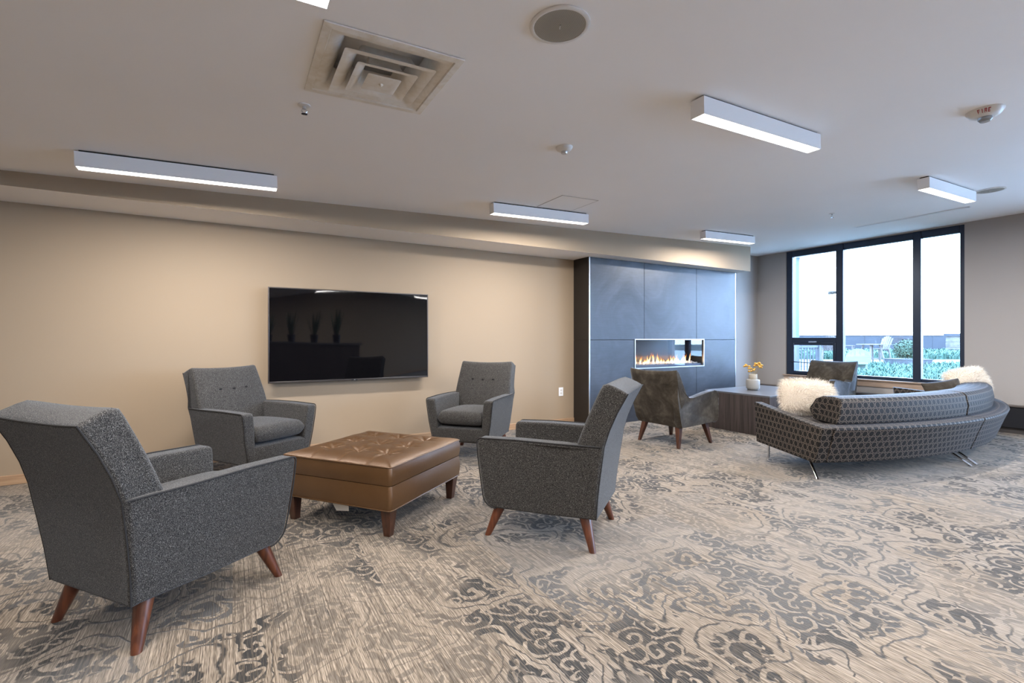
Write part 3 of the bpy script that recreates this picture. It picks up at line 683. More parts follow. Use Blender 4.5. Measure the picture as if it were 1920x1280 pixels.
    for i in range(6, -1, -1): rear.append((ppr[i][0]+.004, interp(wd, ppr[i][1])-.0045, ppr[i][1]+(.006 if i == 0 else 0)))
    tube(bm, rear, .0035, 6); obj('piping', bm, we, o)
    for y, z in but:
        xf = interp([(p[1], p[0]) for p in ppr[17:9:-1]], z)+.020*(1-(y/.3)**2)
        bm = B(); m_ = Matrix.Translation((xf-.001, y, z)) @ Matrix.Rotation(R(-66), 4, 'Y'); 
        lathe(bm, [(.0005, -.006), (.011, -.004), (.0125, .0), (.009, .004), (.001, .0055)], n=14); bmesh.ops.transform(bm, matrix=m_, verts=bm.verts); obj('button', bm, M['welt'], o)
        bm = B(); m_ = Matrix.Translation((xf-.003, y, z)) @ Matrix.Rotation(R(-66), 4, 'Y')
    for sx in (-1, 1):
        for sy in (-1, 1):
            bm = B(); tp = Vector((.245*sx-(.0 if sx > 0 else .012), .215*sy, .18)); ft = Vector((.312*sx, .262*sy, 0)); rings_ = []
            for q in (0, .5, 1):
                c_ = ft.lerp(tp, q); r_ = lerp(.0185, .036, q); rings_.append([(c_.x+r_*math.cos(a)*(1.0), c_.y+r_*math.sin(a), c_.z) for a in [2*pi*k/16 for k in range(16)]])
            loft(bm, rings_); obj('leg', bm, M['walnut'], root)
    return root
GA = 'charcoal tweed armchairs round the leather ottoman'
ch = make_armchair('charcoal tweed armchair in the left foreground, seen from behind', GA)
ch.location = (-.215, 2.612, 0); ch.rotation_euler = (0, 0, R(37.2))
dup(ch, (.156, 4.604, 0), R(-56.5), 'charcoal tweed armchair against the tan wall left of the television, facing the ottoman')
dup(ch, (2.09, 4.37, 0), R(-138.3), 'charcoal tweed armchair below the right end of the television, behind the ottoman')
dup(ch, (1.698, 2.425, 0), R(127.2), 'charcoal tweed armchair in the centre, its side to us, right of the ottoman')

# ------------------------------------------------------------------ leather ottoman
def ottoman():
    root = empty('ottoman', (.856, 3.300, 0), R(37.5), 'square bronze leather tufted ottoman on short dark wooden legs', 'ottoman')
    H = .415
    def slab(name, z0, z1, top=False):
        bm = B(); n = 6; hh = H-.002
        rings_ = []
        for q in range(n+1):
            t = q/n; z = lerp(z0, z1, t); b = .007*math.sin(pi*t); rings_.append([])
            for (sx, sy) in ((1, 1), (-1, 1), (-1, -1), (1, -1)):
                for k in range(5):
                    a = R({(1, 1): 0, (-1, 1): 90, (-1, -1): 180, (1, -1): 270}[(sx, sy)]+90*k/4); r_ = .022
                    rings_[-1].append((sx*(hh+b-r_)+r_*math.cos(a), sy*(hh+b-r_)+r_*math.sin(a), z))
        loft(bm, rings_); return obj(name, bm, M['leather'], root)
    base = slab('base', .160, .302); cu = slab('cushion', .306, .412)
    for z, p in ((.163, base), (.413, cu)):
        bm = B(); hh = H+.001
        pts = []
        for (sx, sy) in ((1, 1), (-1, 1), (-1, -1), (1, -1)):
            for k in range(5):
                a = R({(1, 1): 0, (-1, 1): 90, (-1, -1): 180, (1, -1): 270}[(sx, sy)]+90*k/4); pts.append((sx*(hh-.022)+.022*math.cos(a), sy*(hh-.022)+.022*math.sin(a), z))
        tube(bm, pts+[pts[0]], .0038, 6, caps=False); obj('welt', bm, M['leather'], p)
    bm = B(); box(bm, (-H+.012, -H+.012, .30), (H-.012, H-.012, .308)); obj('seam_gap', bm, plain('seam_shadow', (.04, .02, .01), .8), cu, False)
    bts = [(x, y) for x in (-.19, .03, .25) for y in (.22, 0, -.22)]
    N_ = 110; bm = B(); g = []
    for i in range(N_+1):
        row = []
        for j in range(N_+1):
            x = lerp(-H+.002, H-.002, i/N_); y = lerp(-H+.002, H-.002, j/N_)
            ed = min(H-abs(x), H-abs(y)); z = .416+.030*(1-math.exp(-ed/.06))
            for bx_, by_ in bts:
                d = math.hypot(x-bx_, y-by_); a = math.atan2(y-by_, x-bx_)
                z -= .030*math.exp(-(d/.048)**1.15)
                z -= .0100*math.exp(-((d-.05)/.042)**2)*max(0, math.cos(a*7+bx_*9+by_*7))**3
            for k in range(3):   # stitched pleats run from the first row of buttons to the edge
                by_ = bts[k][1]; 
                if x < -.19: z -= .006*math.exp(-((y-by_-(x+.19)*.12)/.008)**2)
            z += .004*noise.noise(Vector((x*7, y*7, 3)))
            row.append(bm.verts.new((x, y, z)))
        g.append(row)
    for i in range(N_):
        for j in range(N_): bm.faces.new((g[i][j], g[i+1][j], g[i+1][j+1], g[i][j+1]))
    top = obj('tufted_top', bm, M['leather'], root, True, 180)
    for bx_, by_ in bts:
        bm = B(); ball(bm, (bx_, by_, .421), .010, 12, 0, .6); obj('button', bm, M['leather'], top)
    for sx in (-1, 1):
        for sy in (-1, 1):
            bm = B(); cx_, cy_ = sx*.368, sy*.368; rings_ = []
            for z, r_, o_ in ((0, .021, -.006), (.15, .034, 0), (.165, .034, 0)): rings_.append([(cx_+sx*o_+a*r_, cy_+sy*o_+b*r_, z) for a, b in ((1, 1), (-1, 1), (-1, -1), (1, -1))])
            loft(bm, rings_); bev(obj('leg', bm, M['walnut_dark'], root, False), .003, 2)
    bm = B(); loft(bm, [[(-.40, .03, .165), (-.40, -.10, .165), (-.40, -.10, .164), (-.40, .03, .164)], [(-.375, .015, .10), (-.385, -.09, .115), (-.384, -.09, .114), (-.374, .015, .099)]])
    obj('care_label', bm, M['tag'], root, False)
ottoman()

# ------------------------------------------------------------------ velvet lounge chairs
def make_velvet(label, group):
    root = empty('lounge_chair', (0, 0, 0), 0, label, 'armchair', group); ve = M['velvet']
    # arms: low wings with a rounded front, joined to the back
    prof = [(-.255, .215), (0, .222), (.245, .238)]+[(.275+.068*math.sin(R(a)), .305-.068*math.cos(R(a))) for a in (10, 35, 60, 85)]+[(.346, .42), (.344, .50)]+[(.270+.074*math.cos(R(a)), .530+.056*math.sin(R(a))) for a in (5, 30, 60, 90)]+[(.16, .574), (.02, .548), (-.10, .528), (-.16, .532), (-.250, .60), (-.345, .715), (-.352, .55), (-.32, .40), (-.285, .27)]
    for s in (1, -1):
        bm = B(); rings_ = []
        for q, (yo, sh) in enumerate(((.300, 0), (.307, 0), (.305, 0), (.270, 0), (.215, 0))):
            ins = (.012, .003, .0, .0, .012)[q]
            c_ = (-.0, .38); ring = []
            for x, z in prof:
                yy = (.312, .318, .300, .255, .222)[q]-.02*(1 if z < .3 else 0)*((.3-z)/.1 if z < .3 else 0)
                d = Vector((x-c_[0], z-c_[1])); d = d*(1-ins/max(.1, d.length))
                ring.append((c_[0]+d.x, s*yy, c_[1]+d.y))
            rings_.append(ring)
        loft(bm, rings_); o = bev(obj('arm', bm, ve, root, True, 50), .008, 3, 50)
        if True:
            bm = B(); tube(bm, [(x*1.0+.001, s*.3135, z) for x, z in prof[2:13]], .003, 6); obj('piping', bm, ve, o)
    # back: gently hollow in plan, rounded rear corners
    zt = [(.215, -.250, -.10, .285), (.30, -.285, -.12, .300), (.42, -.325, -.15, .312), (.55, -.362, -.20, .318), (.68, -.398, -.275, .318), (.78, -.424, -.335, .320), (.815, -.430, -.362, .318), (.828, -.418, -.385, .314)]
    bm = B(); rings_ = []
    for z, xr, xf, wv in zt:
        ring = []; ns = 16
        hollow = .030*max(0, (z-.25)/.55)
        for k in range(ns+1):      # rear side
            s = -1+2*k/ns; ring.append((xr+hollow*s*s*.9-.0+(.035 if abs(s) == 1 else (.010 if abs(s) > .86 else 0)), s*wv, z-(.018*(1-s*s) if z > .7 else 0)))
        for k in range(ns+1):
            s = 1-2*k/ns; ring.append((xf+hollow*s*s*.9-.012*(1-s*s), s*(wv-.006), z-(.018*(1-s*s) if z > .7 else 0)))
        rings_.append(ring)
    loft(bm, rings_); o = obj('backrest', bm, ve, root, True, 60); bev(o, .006, 2, 55)
    bm = B(); pr = [(-.24, .218), (.25, .236), (.32, .262), (.335, .31), (.335, .34), (-.24, .34)]
    loft(bm, [[(x, y, z) for x, z in pr] for y in (-.235, 0, .235)]); bev(obj('seat_base', bm, ve, root), .010, 3, 40)
    bm = B(); pr = [(-.20, .345), (.30, .345), (.345, .365), (.352, .395), (.335, .43), (.29, .442), (0, .448), (-.20, .43)]
    loft(bm, [[(x, y, .39+(z-.39)*(1 if abs(y) < .2 else .85)) for x, z in pr] for y in (-.218, -.19, 0, .19, .218)]); bev(obj('seat_cushion', bm, ve, root), .010, 3, 40)
    for sx in (-1, 1):
        for sy in (-1, 1):
            bm = B(); tp = Vector((.215*sx, .225*sy, .235)); ft = Vector((.272*sx, .268*sy, 0)); rings_ = []
            for q in (0, 1):
                c_ = ft.lerp(tp, q); r_ = lerp(.0145, .030, q); rings_.append([(c_.x+r_*a, c_.y+r_*b, c_.z) for a, b in ((1, 1), (-1, 1), (-1, -1), (1, -1))])
            loft(bm, rings_); bev(obj('leg', bm, M['walnut_dark'], root, False), .004, 2)
    return root
lc = make_velvet('brown-grey velvet lounge chair seen from behind in front of the fireplace', 'velvet lounge chairs at the low table')
lc.location = (4.30, 3.75, 0); lc.rotation_euler = (0, 0, R(2.5))
dup(lc, (7.47, 3.80, .0), R(-178), 'grey velvet lounge chair in front of the window, facing the low table')

# ------------------------------------------------------------------ low table, vase, flowers
root = empty('coffee_table', (6.0, 3.80, 0), 0, 'dark laminate box-shaped low table with a grey top', 'coffee table')
bm = B()
for lo, hi in (((-.605, -.485, 0), (-.58, .40, .465)), ((.58, -.485, 0), (.605, .40, .465)), ((-.58, -.485, 0), (.58, -.46, .465)), ((-.58, .375, 0), (.58, .40, .465))): box(bm, lo, hi)
obj('side_panel', bm, M['table_side'], root, False)
bm = B(); box(bm, (-.608, -.488, .465), (.608, .403, .485)); bev(obj('top', bm, M['table_top'], root, False), .002, 2)
VX, VY = 5.88, 3.84
root = empty('vase', (VX, VY, .485), 0, 'small pale grey ceramic bottle vase on the low table', 'vase')
bm = B(); lathe(bm, [(.001, 0), (.052, 0), (.060, .004), (.078, .022), (.082, .04), (.082, .125), (.078, .136), (.060, .142), (.050, .144), (.049, .137), (.04, .13), (.001, .13)], n=36); obj('body', bm, M['vase'], root)
bm = B(); lathe(bm, [(.046, .138), (.050, .144), (.0505, .203), (.048, .207), (.043, .206), (.043, .142)], n=32); obj('neck', bm, M['vase_neck'], root)
t = NT('yellow_bloom'); n = t.noise(t.obj(), 130, 2); t.bsdf(color=t.mix(t.step(n, .35, .65), (.42, .19, .02), (.78, .46, .08)), rough=.8); bloom = t.m
centre = plain('dark_bloom_eye', (.09, .05, .01), .9)
fls = [(-.085, .02, .30, 3), (-.055, -.03, .275, 3), (.05, .02, .31, 4), (.085, -.03, .29, 4), (.095, .03, .325, 3), (.015, .0, .245, 2), (-.02, .03, .235, 2)]
desc = ['leftmost dried yellow flower spray leaning out of the vase', 'dried yellow flower spray second from left in the vase', 'tall dried yellow flower spray right of the vase centre', 'dried yellow flower spray leaning right towards the sofa', 'highest dried yellow flower spray at the right of the vase', 'short orange dried sprig just above the vase mouth', 'short dried sprig at the back of the vase mouth']
cr, sr = math.cos(R(-30.2)), math.sin(R(-30.2))
for (u, v, h, nb), d in zip(fls, desc):
    root = empty('dried_flower', (VX, VY, .485+.135), 0, d, 'dried flower', 'dried yellow flowers in the vase')
    ex, ey = u*cr-v*sr, u*sr+v*cr
    bm = B(); b0 = (ex*.15, ey*.15, .0); hh = h-.115
    tube(bm, [b0, (ex*.35, ey*.35, hh*.45), (ex*.9, ey*.9, hh*.9)], .0014, 5)
    hd = []
    for k in range(nb):
        a = 2*pi*k/nb+u*20; e = (ex*1.0+.016*math.cos(a), ey*1.0+.016*math.sin(a), hh+.014*math.sin(a*1.7)); hd.append(e); tube(bm, [(ex*.9, ey*.9, hh*.9), e], .001, 5)
    obj('stem', bm, M['stem'], root)
    for e in hd:
        bm = B(); ball(bm, e, .0165, 12, 0, .75)
        f_ = obj('bloom', bm, bloom, root)
        bm = B(); ball(bm, (e[0]-.008, e[1]-.0118, e[2]), .0055, 8); obj('eye', bm, centre, f_)

# ------------------------------------------------------------------ curved sofa, two sections
SC = (5.91, 5.77)
def sp(r, a, z): return (SC[0]+r*math.sin(a), SC[1]-r*math.cos(a), z)
def swept(name, prof, a0, a1, mat, parent, n=16, cap_off=0, bevel=.008, taper=None):
    bm = B(); uvl = bm.loops.layers.uv.new('uv'); L = [0]
    P_ = prof+[prof[0]]
    for (r0, z0), (r1, z1) in zip(P_, P_[1:]): L.append(L[-1]+math.hypot(r1-r0, z1-z0))
    rows = []
    for k in range(n+1):
        row = []
        for (r, z) in prof:
            t = k/n; a = lerp(a0, a1, t)
            if taper: a += taper(r, z, t)
            row.append(bm.verts.new(sp(r, a, z)))
        rows.append(row)
    m = len(prof)
    for k in range(n):
        for i in range(m):
            j = (i+1) % m; f = bm.faces.new((rows[k][i], rows[k+1][i], rows[k+1][j], rows[k][j]))
            u0, u1 = lerp(a0, a1, k/n)*4.15, lerp(a0, a1, (k+1)/n)*4.15
            for lp, uv in zip(f.loops, ((u0, L[i]), (u1, L[i]), (u1, L[i+1]), (u0, L[i+1]))): lp[uvl].uv = uv
    for row in (rows[0][::-1], rows[-1]):
        f = bm.faces.new(row)
        idx = list(range(m)); idx = idx[::-1] if row is not rows[-1] else idx
        for lp, i in zip(f.loops, idx): lp[uvl].uv = prof[i]
    o = obj(name, bm, mat, parent, True, 35); 
    if bevel: bev(o, bevel, 3, 40)
    return o
def sofa_section(a0, a1, arm_at, label):
    am = (a0+a1)/2; ox, oy, _ = sp(3.7, am, 0)
    root = empty('curved_sofa_section', (ox, oy, 0), 0, label, 'sofa', 'two halves of the curved sofa')
    def inv(o):
        o.matrix_parent_inverse = Matrix.Translation((-ox, -oy, 0)); return o
    rg = M['rings']; sgn = 1 if arm_at == a1 else -1; th = .024
    b0, b1 = (a0, a1-th) if sgn > 0 else (a0+th, a1)
    inv(swept('back_shell', [(4.10, .150), (4.125, .22), (4.165, .34), (4.200, .432), (4.195, .450), (4.08, .452), (3.98, .450), (3.96, .43), (3.96, .15)], b0, b1, rg, root))
    inv(swept('seat_base', [(3.958, .16), (3.958, .30), (3.29, .30), (3.275, .285), (3.275, .17), (3.29, .155)], b0, b1, rg, root))
    inv(swept('seat_cushion', [(3.955, .304), (3.955, .43), (3.34, .436), (3.27, .42), (3.258, .37), (3.27, .32), (3.29, .304)], b0+(.002), b1-.002, rg, root, bevel=.015))
    # arm: radial panel that rises towards the front
    sl = []
    nR = 10
    bm = B(); uvl = bm.loops.layers.uv.new('uv')
    for side in (0, 1):
        a = arm_at-sgn*th*side
        bot = [(lerp(4.10, 3.27, k/nR), .150) for k in range(nR+1)]
        top = [(lerp(4.195, 3.235, k/nR), .450+.085*(k/nR)**1.25) for k in range(nR+1)]
        sl.append(([bm.verts.new(sp(r, a, z)) for r, z in bot], [bm.verts.new(sp(r, a, z)) for r, z in top], bot, top))
    def q4(v, uvs):
        f = bm.faces.new(v)
        for lp, uv in zip(f.loops, uvs): lp[uvl].uv = uv
    for k in range(nR):
        for s_ in (0, 1):
            bo, to, pb, pt = sl[s_]; q4((bo[k], bo[k+1], to[k+1], to[k]), (pb[k], pb[k+1], pt[k+1], pt[k]))
        q4((sl[0][1][k], sl[0][1][k+1], sl[1][1][k+1], sl[1][1][k]), ((sl[0][3][k][0], 0), (sl[0][3][k+1][0], 0), (sl[0][3][k+1][0], .1), (sl[0][3][k][0], .1)))
        q4((sl[0][0][k], sl[0][0][k+1], sl[1][0][k+1], sl[1][0][k]), ((0, 0), (.1, 0), (.1, .1), (0, .1)))
    for k in (0, nR): q4((sl[0][0][k], sl[0][1][k], sl[1][1][k], sl[1][0][k]), ((0, .15), (0, .45), (.1, .45), (.1, .15)))
    inv(bev(obj('arm', bm, rg, root, True, 35), .010, 3, 40))
    # loose back cushion leaning on the shell
    c0, c1 = (a0+.0015, a1-.050) if sgn > 0 else (a0+.050, a1-.0015)
    def tp(r, z, t):
        e = .014*(z-.45)/.2+(.02*(4.08-r)/.3 if z < .5 else 0)
        if sgn < 0: return e*(1-t) if t < .1 else 0
        return -e*t if t > .9 else 0
    inv(swept('back_cushion', [(4.075, .453), (4.088, .54), (4.072, .635), (4.045, .660), (3.98, .668), (3.86, .662), (3.79, .635), (3.74, .54), (3.71, .445), (3.72, .440)], c0, c1, rg, root, bevel=.012, taper=tp))
    for a in ((a1 if sgn < 0 else a0),):     # dark seam face where the halves meet
        s2 = -1 if sgn > 0 else 1
    def leg(top, ft):
        bm = B(); tube(bm, [top, ft], .0115, 12); inv(obj('leg', bm, M['chrome'], root))
    if sgn < 0:
        leg((4.509, 2.782, .16), (4.509, 2.782, 0)); leg((4.29, 2.30, .16), (4.137, 2.137, 0)); leg((5.775, 1.90, .16), (5.775, 1.66, 0)); leg((5.72, 2.42, .16), (5.72, 2.49, 0))
    else:
        leg((5.891, 1.895, .16), (5.891, 1.656, 0)); leg((7.45, 2.30, .16), (7.60, 2.10, 0)); leg((7.28, 2.75, .16), (7.28, 2.82, 0)); leg((5.92, 2.42, .16), (5.92, 2.49, 0))
    return root
AS = -.031
sofa_section(R(-27), AS-.0012, R(-27), 'left half of the curved ring-patterned sofa, nearest to us, with its arm panel')
sofa_section(AS+.0012, R(27), R(27), 'right half of the curved sofa beyond the dark seam, catching window light')

# ------------------------------------------------------------------ cushions on the sofa
def pillow_mesh(w, h, t, n=14, soft=0.0):
    bm = B(); T = [[None]*(n+1) for _ in range(n+1)]; Bt = [[None]*(n+1) for _ in range(n+1)]
    for i in range(n+1):
        for j in range(n+1):
            u, v = 2*i/n-1, 2*j/n-1
            k = (max(0, (1-u*u))*max(0, (1-v*v)))**.42
            pin = 1-.06*(1-abs(u)**2)*(v*v) ; pinx = 1-.06*(1-v*v)*(u*u)
            x, z = u*w/2*pinx*(1-soft*v*v), v*h/2*pin*(1-soft*u*u)
            T[i][j] = bm.verts.new((x, -t/2*k-.004, z)); Bt[i][j] = bm.verts.new((x, t/2*k+.004, z))
    for i in range(n):
        for j in range(n):
            bm.faces.new((T[i][j], T[i+1][j], T[i+1][j+1], T[i][j+1])); bm.faces.new((Bt[i][j], Bt[i][j+1], Bt[i+1][j+1], Bt[i+1][j]))
    e = [(i, 0) for i in range(n)]+[(n, j) for j in range(n)]+[(i, n) for i in range(n, 0, -1)]+[(0, j) for j in range(n, 0, -1)]
    for (a, b), (c_, d) in zip(e, e[1:]+e[:1]): bm.faces.new((T[a][b], Bt[a][b], Bt[c_][d], T[c_][d]))
    return bm
def furry(loc, rot, label, w=.44, h=.36, seed=1):
    root = empty('furry_cushion', loc, 0, label, 'cushion', 'white furry cushions'); root.rotation_euler = rot
    bm = pillow_mesh(w, h, .15, 14, .16); core = obj('cover', bm, M['fur'], root, True, 180)
    r_ = random.Random(seed); bm = B(); me = core.data
    polys = [p for p in me.polygons]; areas = [p.area for p in polys]; tot = sum(areas); N_ = 9500
    for p, ar in zip(polys, areas):
        cnt = int(N_*ar/tot+r_.random()); vs = [me.vertices[i].co for i in p.vertices]
        for _ in range(cnt):
            a, b = r_.random(), r_.random(); q = vs[0].lerp(vs[1], a).lerp(vs[3].lerp(vs[2], a), b) if len(vs) == 4 else vs[0]
            nrm = p.normal.copy()
            cl = noise.noise_vector(q*9+Vector((seed*3, 0, 0)))*.9
            d = (nrm*.55+cl*.7+Vector((r_.uniform(-.3, .3), r_.uniform(-.3, .3), r_.uniform(-.3, .3)))+Vector((q.x*1.0, 0, q.z*1.3))).normalized()
            L = r_.uniform(.028, .062); sd = d.cross(Vector((r_.random()-.5, r_.random()-.5, r_.random()-.5))).normalized()*.0011
            p0 = q; p1 = q+d*L*.5; d2 = (d+Vector((0, 0, -.5))+cl*.5).normalized(); p2 = p1+d2*L*.5
            v0, v1 = bm.verts.new(p0-sd), bm.verts.new(p0+sd); v2, v3 = bm.verts.new(p1+sd*.7), bm.verts.new(p1-sd*.7); v4 = bm.verts.new(p2)
            bm.faces.new((v0, v1, v2, v3)); bm.faces.new((v3, v2, v4))
    me2 = bpy.data.meshes.new('fur'); bm.to_mesh(me2); bm.free(); o = lk('fur', me2, M['fur'], root, False); o['kind'] = 'stuff'
furry((4.70, 2.52, .598), (R(-12), R(4), R(-28)), 'fluffy ivory cushion at the near left end of the sofa', .54, .33, 1)
furry((7.27, 2.13, .650), (R(-16), R(-10), R(-30)), 'fluffy ivory cushion at the far right end of the sofa', .46, .32, 5)
root = empty('velvet_cushion', (6.92, 2.22, .550), 0, 'small grey velvet cushion beside the far furry cushion', 'cushion'); root.rotation_euler = (R(-20), R(-10), R(-42))
bm = pillow_mesh(.38, .28, .13); sub(obj('cover', bm, M['velvet'], root, True, 180))

# ------------------------------------------------------------------ things behind the camera, seen in the television glass
root = empty('counter', (1.1, -2.6, 0), 0, 'long dark counter seen in the television reflection', 'counter')
bm = B(); box(bm, (-1.7, -.35, 0), (1.7, .35, 1.06)); obj('body', bm, M['table_side'], root, False)
bm = B(); box(bm, (-1.75, -.4, 1.06), (1.75, .4, 1.10)); obj('worktop', bm, M['table_top'], root, False)
def snake_plant(x, k, label):
    root = empty('snake_plant', (x, -2.62, 1.10), 0, label, 'potted plant', 'potted plants on the counter')
    bm = B(); lathe(bm, [(.001, 0), (.07, 0), (.09, .16), (.08, .16), (.001, .15)], n=20); obj('pot', bm, M['black'], root)
    bm = B(); r_ = random.Random(k)
    for q in range(14):
        a = r_.uniform(0, 2*pi); l = r_.uniform(.3, .55); t_ = r_.uniform(.02, .16); wv = r_.uniform(.018, .028)
        c0 = Vector((.04*math.cos(a), .04*math.sin(a), .15)); s_ = Vector((-math.sin(a), math.cos(a), 0)); dirv = Vector((math.cos(a)*t_, math.sin(a)*t_, l)); nn = Vector((math.cos(a), math.sin(a), 0))*.004
        rg_ = []
        for u, ww in ((0, .7), (.4, 1), (.8, .6), (1, .05)):
            c_ = c0+dirv*u; rg_.append([c_+s_*wv*ww, c_+nn, c_-s_*wv*ww, c_-nn])
        loft(bm, rg_)
    obj('leaves', bm, M['plant_dark'], root)
for k in range(6): snake_plant(-.15+k*.5, k, 'spiky potted plant on the dark counter reflected in the television')

# ------------------------------------------------------------------ terrace and garden outside the window
bm = B(); box(bm, (8.56, -60, -.25), (160, 110, -.02)); o = struct('ground', bm, M['soil'], 'planted ground outside the window')
def away(d, px):      # a point on the ground at a given distance along the view direction
    u = (px-960)/900; th = R(30.2); return (d*(math.sin(th)+math.cos(th)*u), d*(math.cos(th)-math.sin(th)*u))
def quad(pts, z0, z1): bm = B(); loft(bm, [[(x, y, z0) for x, y in pts], [(x, y, z1) for x, y in pts]]); return bm
o = obj('garden_path', quad([away(21.0, 1585), away(21.3, 1690), away(21.6, 1840), away(24.2, 1840), away(26.0, 1690), away(27.5, 1440), away(20.0, 1440)], -.02, .0), M['concrete'], None, False)
o['kind'] = 'structure'; o['label'] = 'pale garden path crossing the planting'
o = obj('terrace', quad([(8.58, 5.2), (9.5, 5.2), away(20.0, 1588), away(20.5, 1440), (8.58, 9)], -.03, -.01), M['concrete'], None, False); o['kind'] = 'structure'; o['label'] = 'pale terrace paving outside the left light'
KEEP = [(*away(18.6, 1702), .72), (*away(16.6, 1609), .6), (*away(19.5, 1588), .6), (*away(37, 1796), .9), (*away(33, 1672), 1.4), (*away(32.6, 1700), 1.3)]
def grass_bed(name, poly_px, d0, d1, cnt, h0, h1, wv, label, seed):
    r_ = random.Random(seed); bm = B()
    for _ in range(cnt):
        d = d0+(d1-d0)*r_.random()**1.2; px = r_.uniform(*poly_px); x, y = away(d, px)
        if x < 8.9 or any(math.hypot(x-ax, y-ay) < ar for ax, ay, ar in KEEP): continue
        a = r_.uniform(0, 2*pi); h = r_.uniform(h0, h1)*(0.7+.6*abs(noise.noise(Vector((x*.9, y*.9, seed)))))
        ln = r_.uniform(.15, .6)*h; s_ = Vector((-math.sin(a), math.cos(a), 0))*wv*(d/14)
        p = Vector((x, y, -.02)); q1 = p+Vector((math.cos(a)*ln*.35, math.sin(a)*ln*.35, h*.75)); q2 = p+Vector((math.cos(a)*ln, math.sin(a)*ln, h))
        v = [bm.verts.new(k) for k in (p-s_, p+s_, q1+s_*.8, q1-s_*.8, q2)]
        bm.faces.new(v[:4]); bm.faces.new((v[3], v[2], v[4]))
    me_ = bpy.data.meshes.new(name); bm.to_mesh(me_); bm.free(); o = lk(name, me_, M['grass'], None, False); tag(o, label, 'grass', None, 'stuff')
grass_bed('ornamental_grass', (1592, 1850), 10.5, 20.5, 16000, .10, .36, .012, 'near bed of blue-green grasses just outside the window', 2)
grass_bed('ornamental_grass', (1440, 1850), 28, 40, 16000, .18, .50, .016, 'far bed of blue-green grasses beyond the path', 3)
def fence_line(d0, px0, d1, px1, h, label):
    a, b = Vector((*away(d0, px0), 0)), Vector((*away(d1, px1), 0)); v = b-a; L = v.length; ang = math.atan2(v.y, v.x)
    root = empty('garden_wall', a, ang, label, 'wall')
    n = int(L/2.4)
    for k in range(n): bm = B(); box(bm, (k*L/n+.01, -.03, -.05), ((k+1)*L/n-.01, .03, h)); obj('panel', bm, M['darkfence'], root, False)
    bm = B(); box(bm, (0, -.06, h), (L, .06, h+.06)); obj('coping', bm, M['darkfence'], root, False)
fence_line(43, 1440, 40, 1880, 1.42, 'dark metal garden wall closing the garden')
# stone pillar with a dark cap
root = empty('stone_pillar', (*away(37, 1796), -.02), R(-20), 'stacked stone pillar with a dark cap at the right of the window', 'pillar')
r_ = random.Random(4); bm = B(); z = 0
while z < 1.3:
    h = r_.uniform(.07, .13)
    for s_ in (-.32, 0, .32):
        q = r_.uniform(-.03, .03); box(bm, (s_-.17+q, -.5+r_.uniform(-.03, .03), z), (s_+.155+q, .5, z+h-.008))
    z += h
obj('stone_courses', bm, foliage('buff_ledge_stone', (.08, .07, .06), (.14, .125, .105), 3), root, False)
bm = B(); box(bm, (-.58, -.6, z), (.58, .6, z+.22)); obj('cap', bm, M['darkfence'], root, False)
# zinc planter and bush
px_, py_ = away(18.6, 1702)
root = empty('zinc_planter', (px_, py_, -.02), R(-25), 'large grey metal planter box outside the window', 'planter')
bm = B(); loft(bm, [[(-.46, -.46, 0), (.46, -.46, 0), (.46, .46, 0), (-.46, .46, 0)], [(-.52, -.52, .38), (.52, -.52, .38), (.52, .52, .38), (-.52, .52, .38)]]); bev(obj('box', bm, M['planter'], root, False), .01, 2)
bm = B(); box(bm, (-.54, -.54, .38), (.54, .54, .41)); obj('rim', bm, M['planter'], root, False)
root = empty('round_bush', (px_, py_, .40), 0, 'round leafy bush growing in the grey planter', 'bush')
r_ = random.Random(9); bm = B()
for _ in range(2600):
    u = Vector((r_.gauss(0, 1), r_.gauss(0, 1), r_.gauss(0, 1))).normalized(); rr = r_.uniform(.30, .47)*(1+.15*noise.noise(u*3)); c_ = Vector((u.x*rr, u.y*rr, .33+u.z*rr*.85))
    if c_.z < .02: continue
    a = Vector((r_.gauss(0, 1), r_.gauss(0, 1), r_.gauss(0, 1))).normalized(); b = u.cross(a).normalized(); s_ = r_.uniform(.03, .05)
    v = [bm.verts.new(k) for k in (c_-a*s_, c_+b*s_*.5, c_+a*s_, c_-b*s_*.5)]; bm.faces.new(v)
me_ = bpy.data.meshes.new('leaves'); bm.to_mesh(me_); bm.free(); lk('leaves', me_, M['bush'], root, False)
bm = B()
for k in range(7): tube(bm, [(0, 0, 0), (.18*math.cos(k), .18*math.sin(k), .35)], .012, 6)
obj('twigs', bm, M['stem'], root)
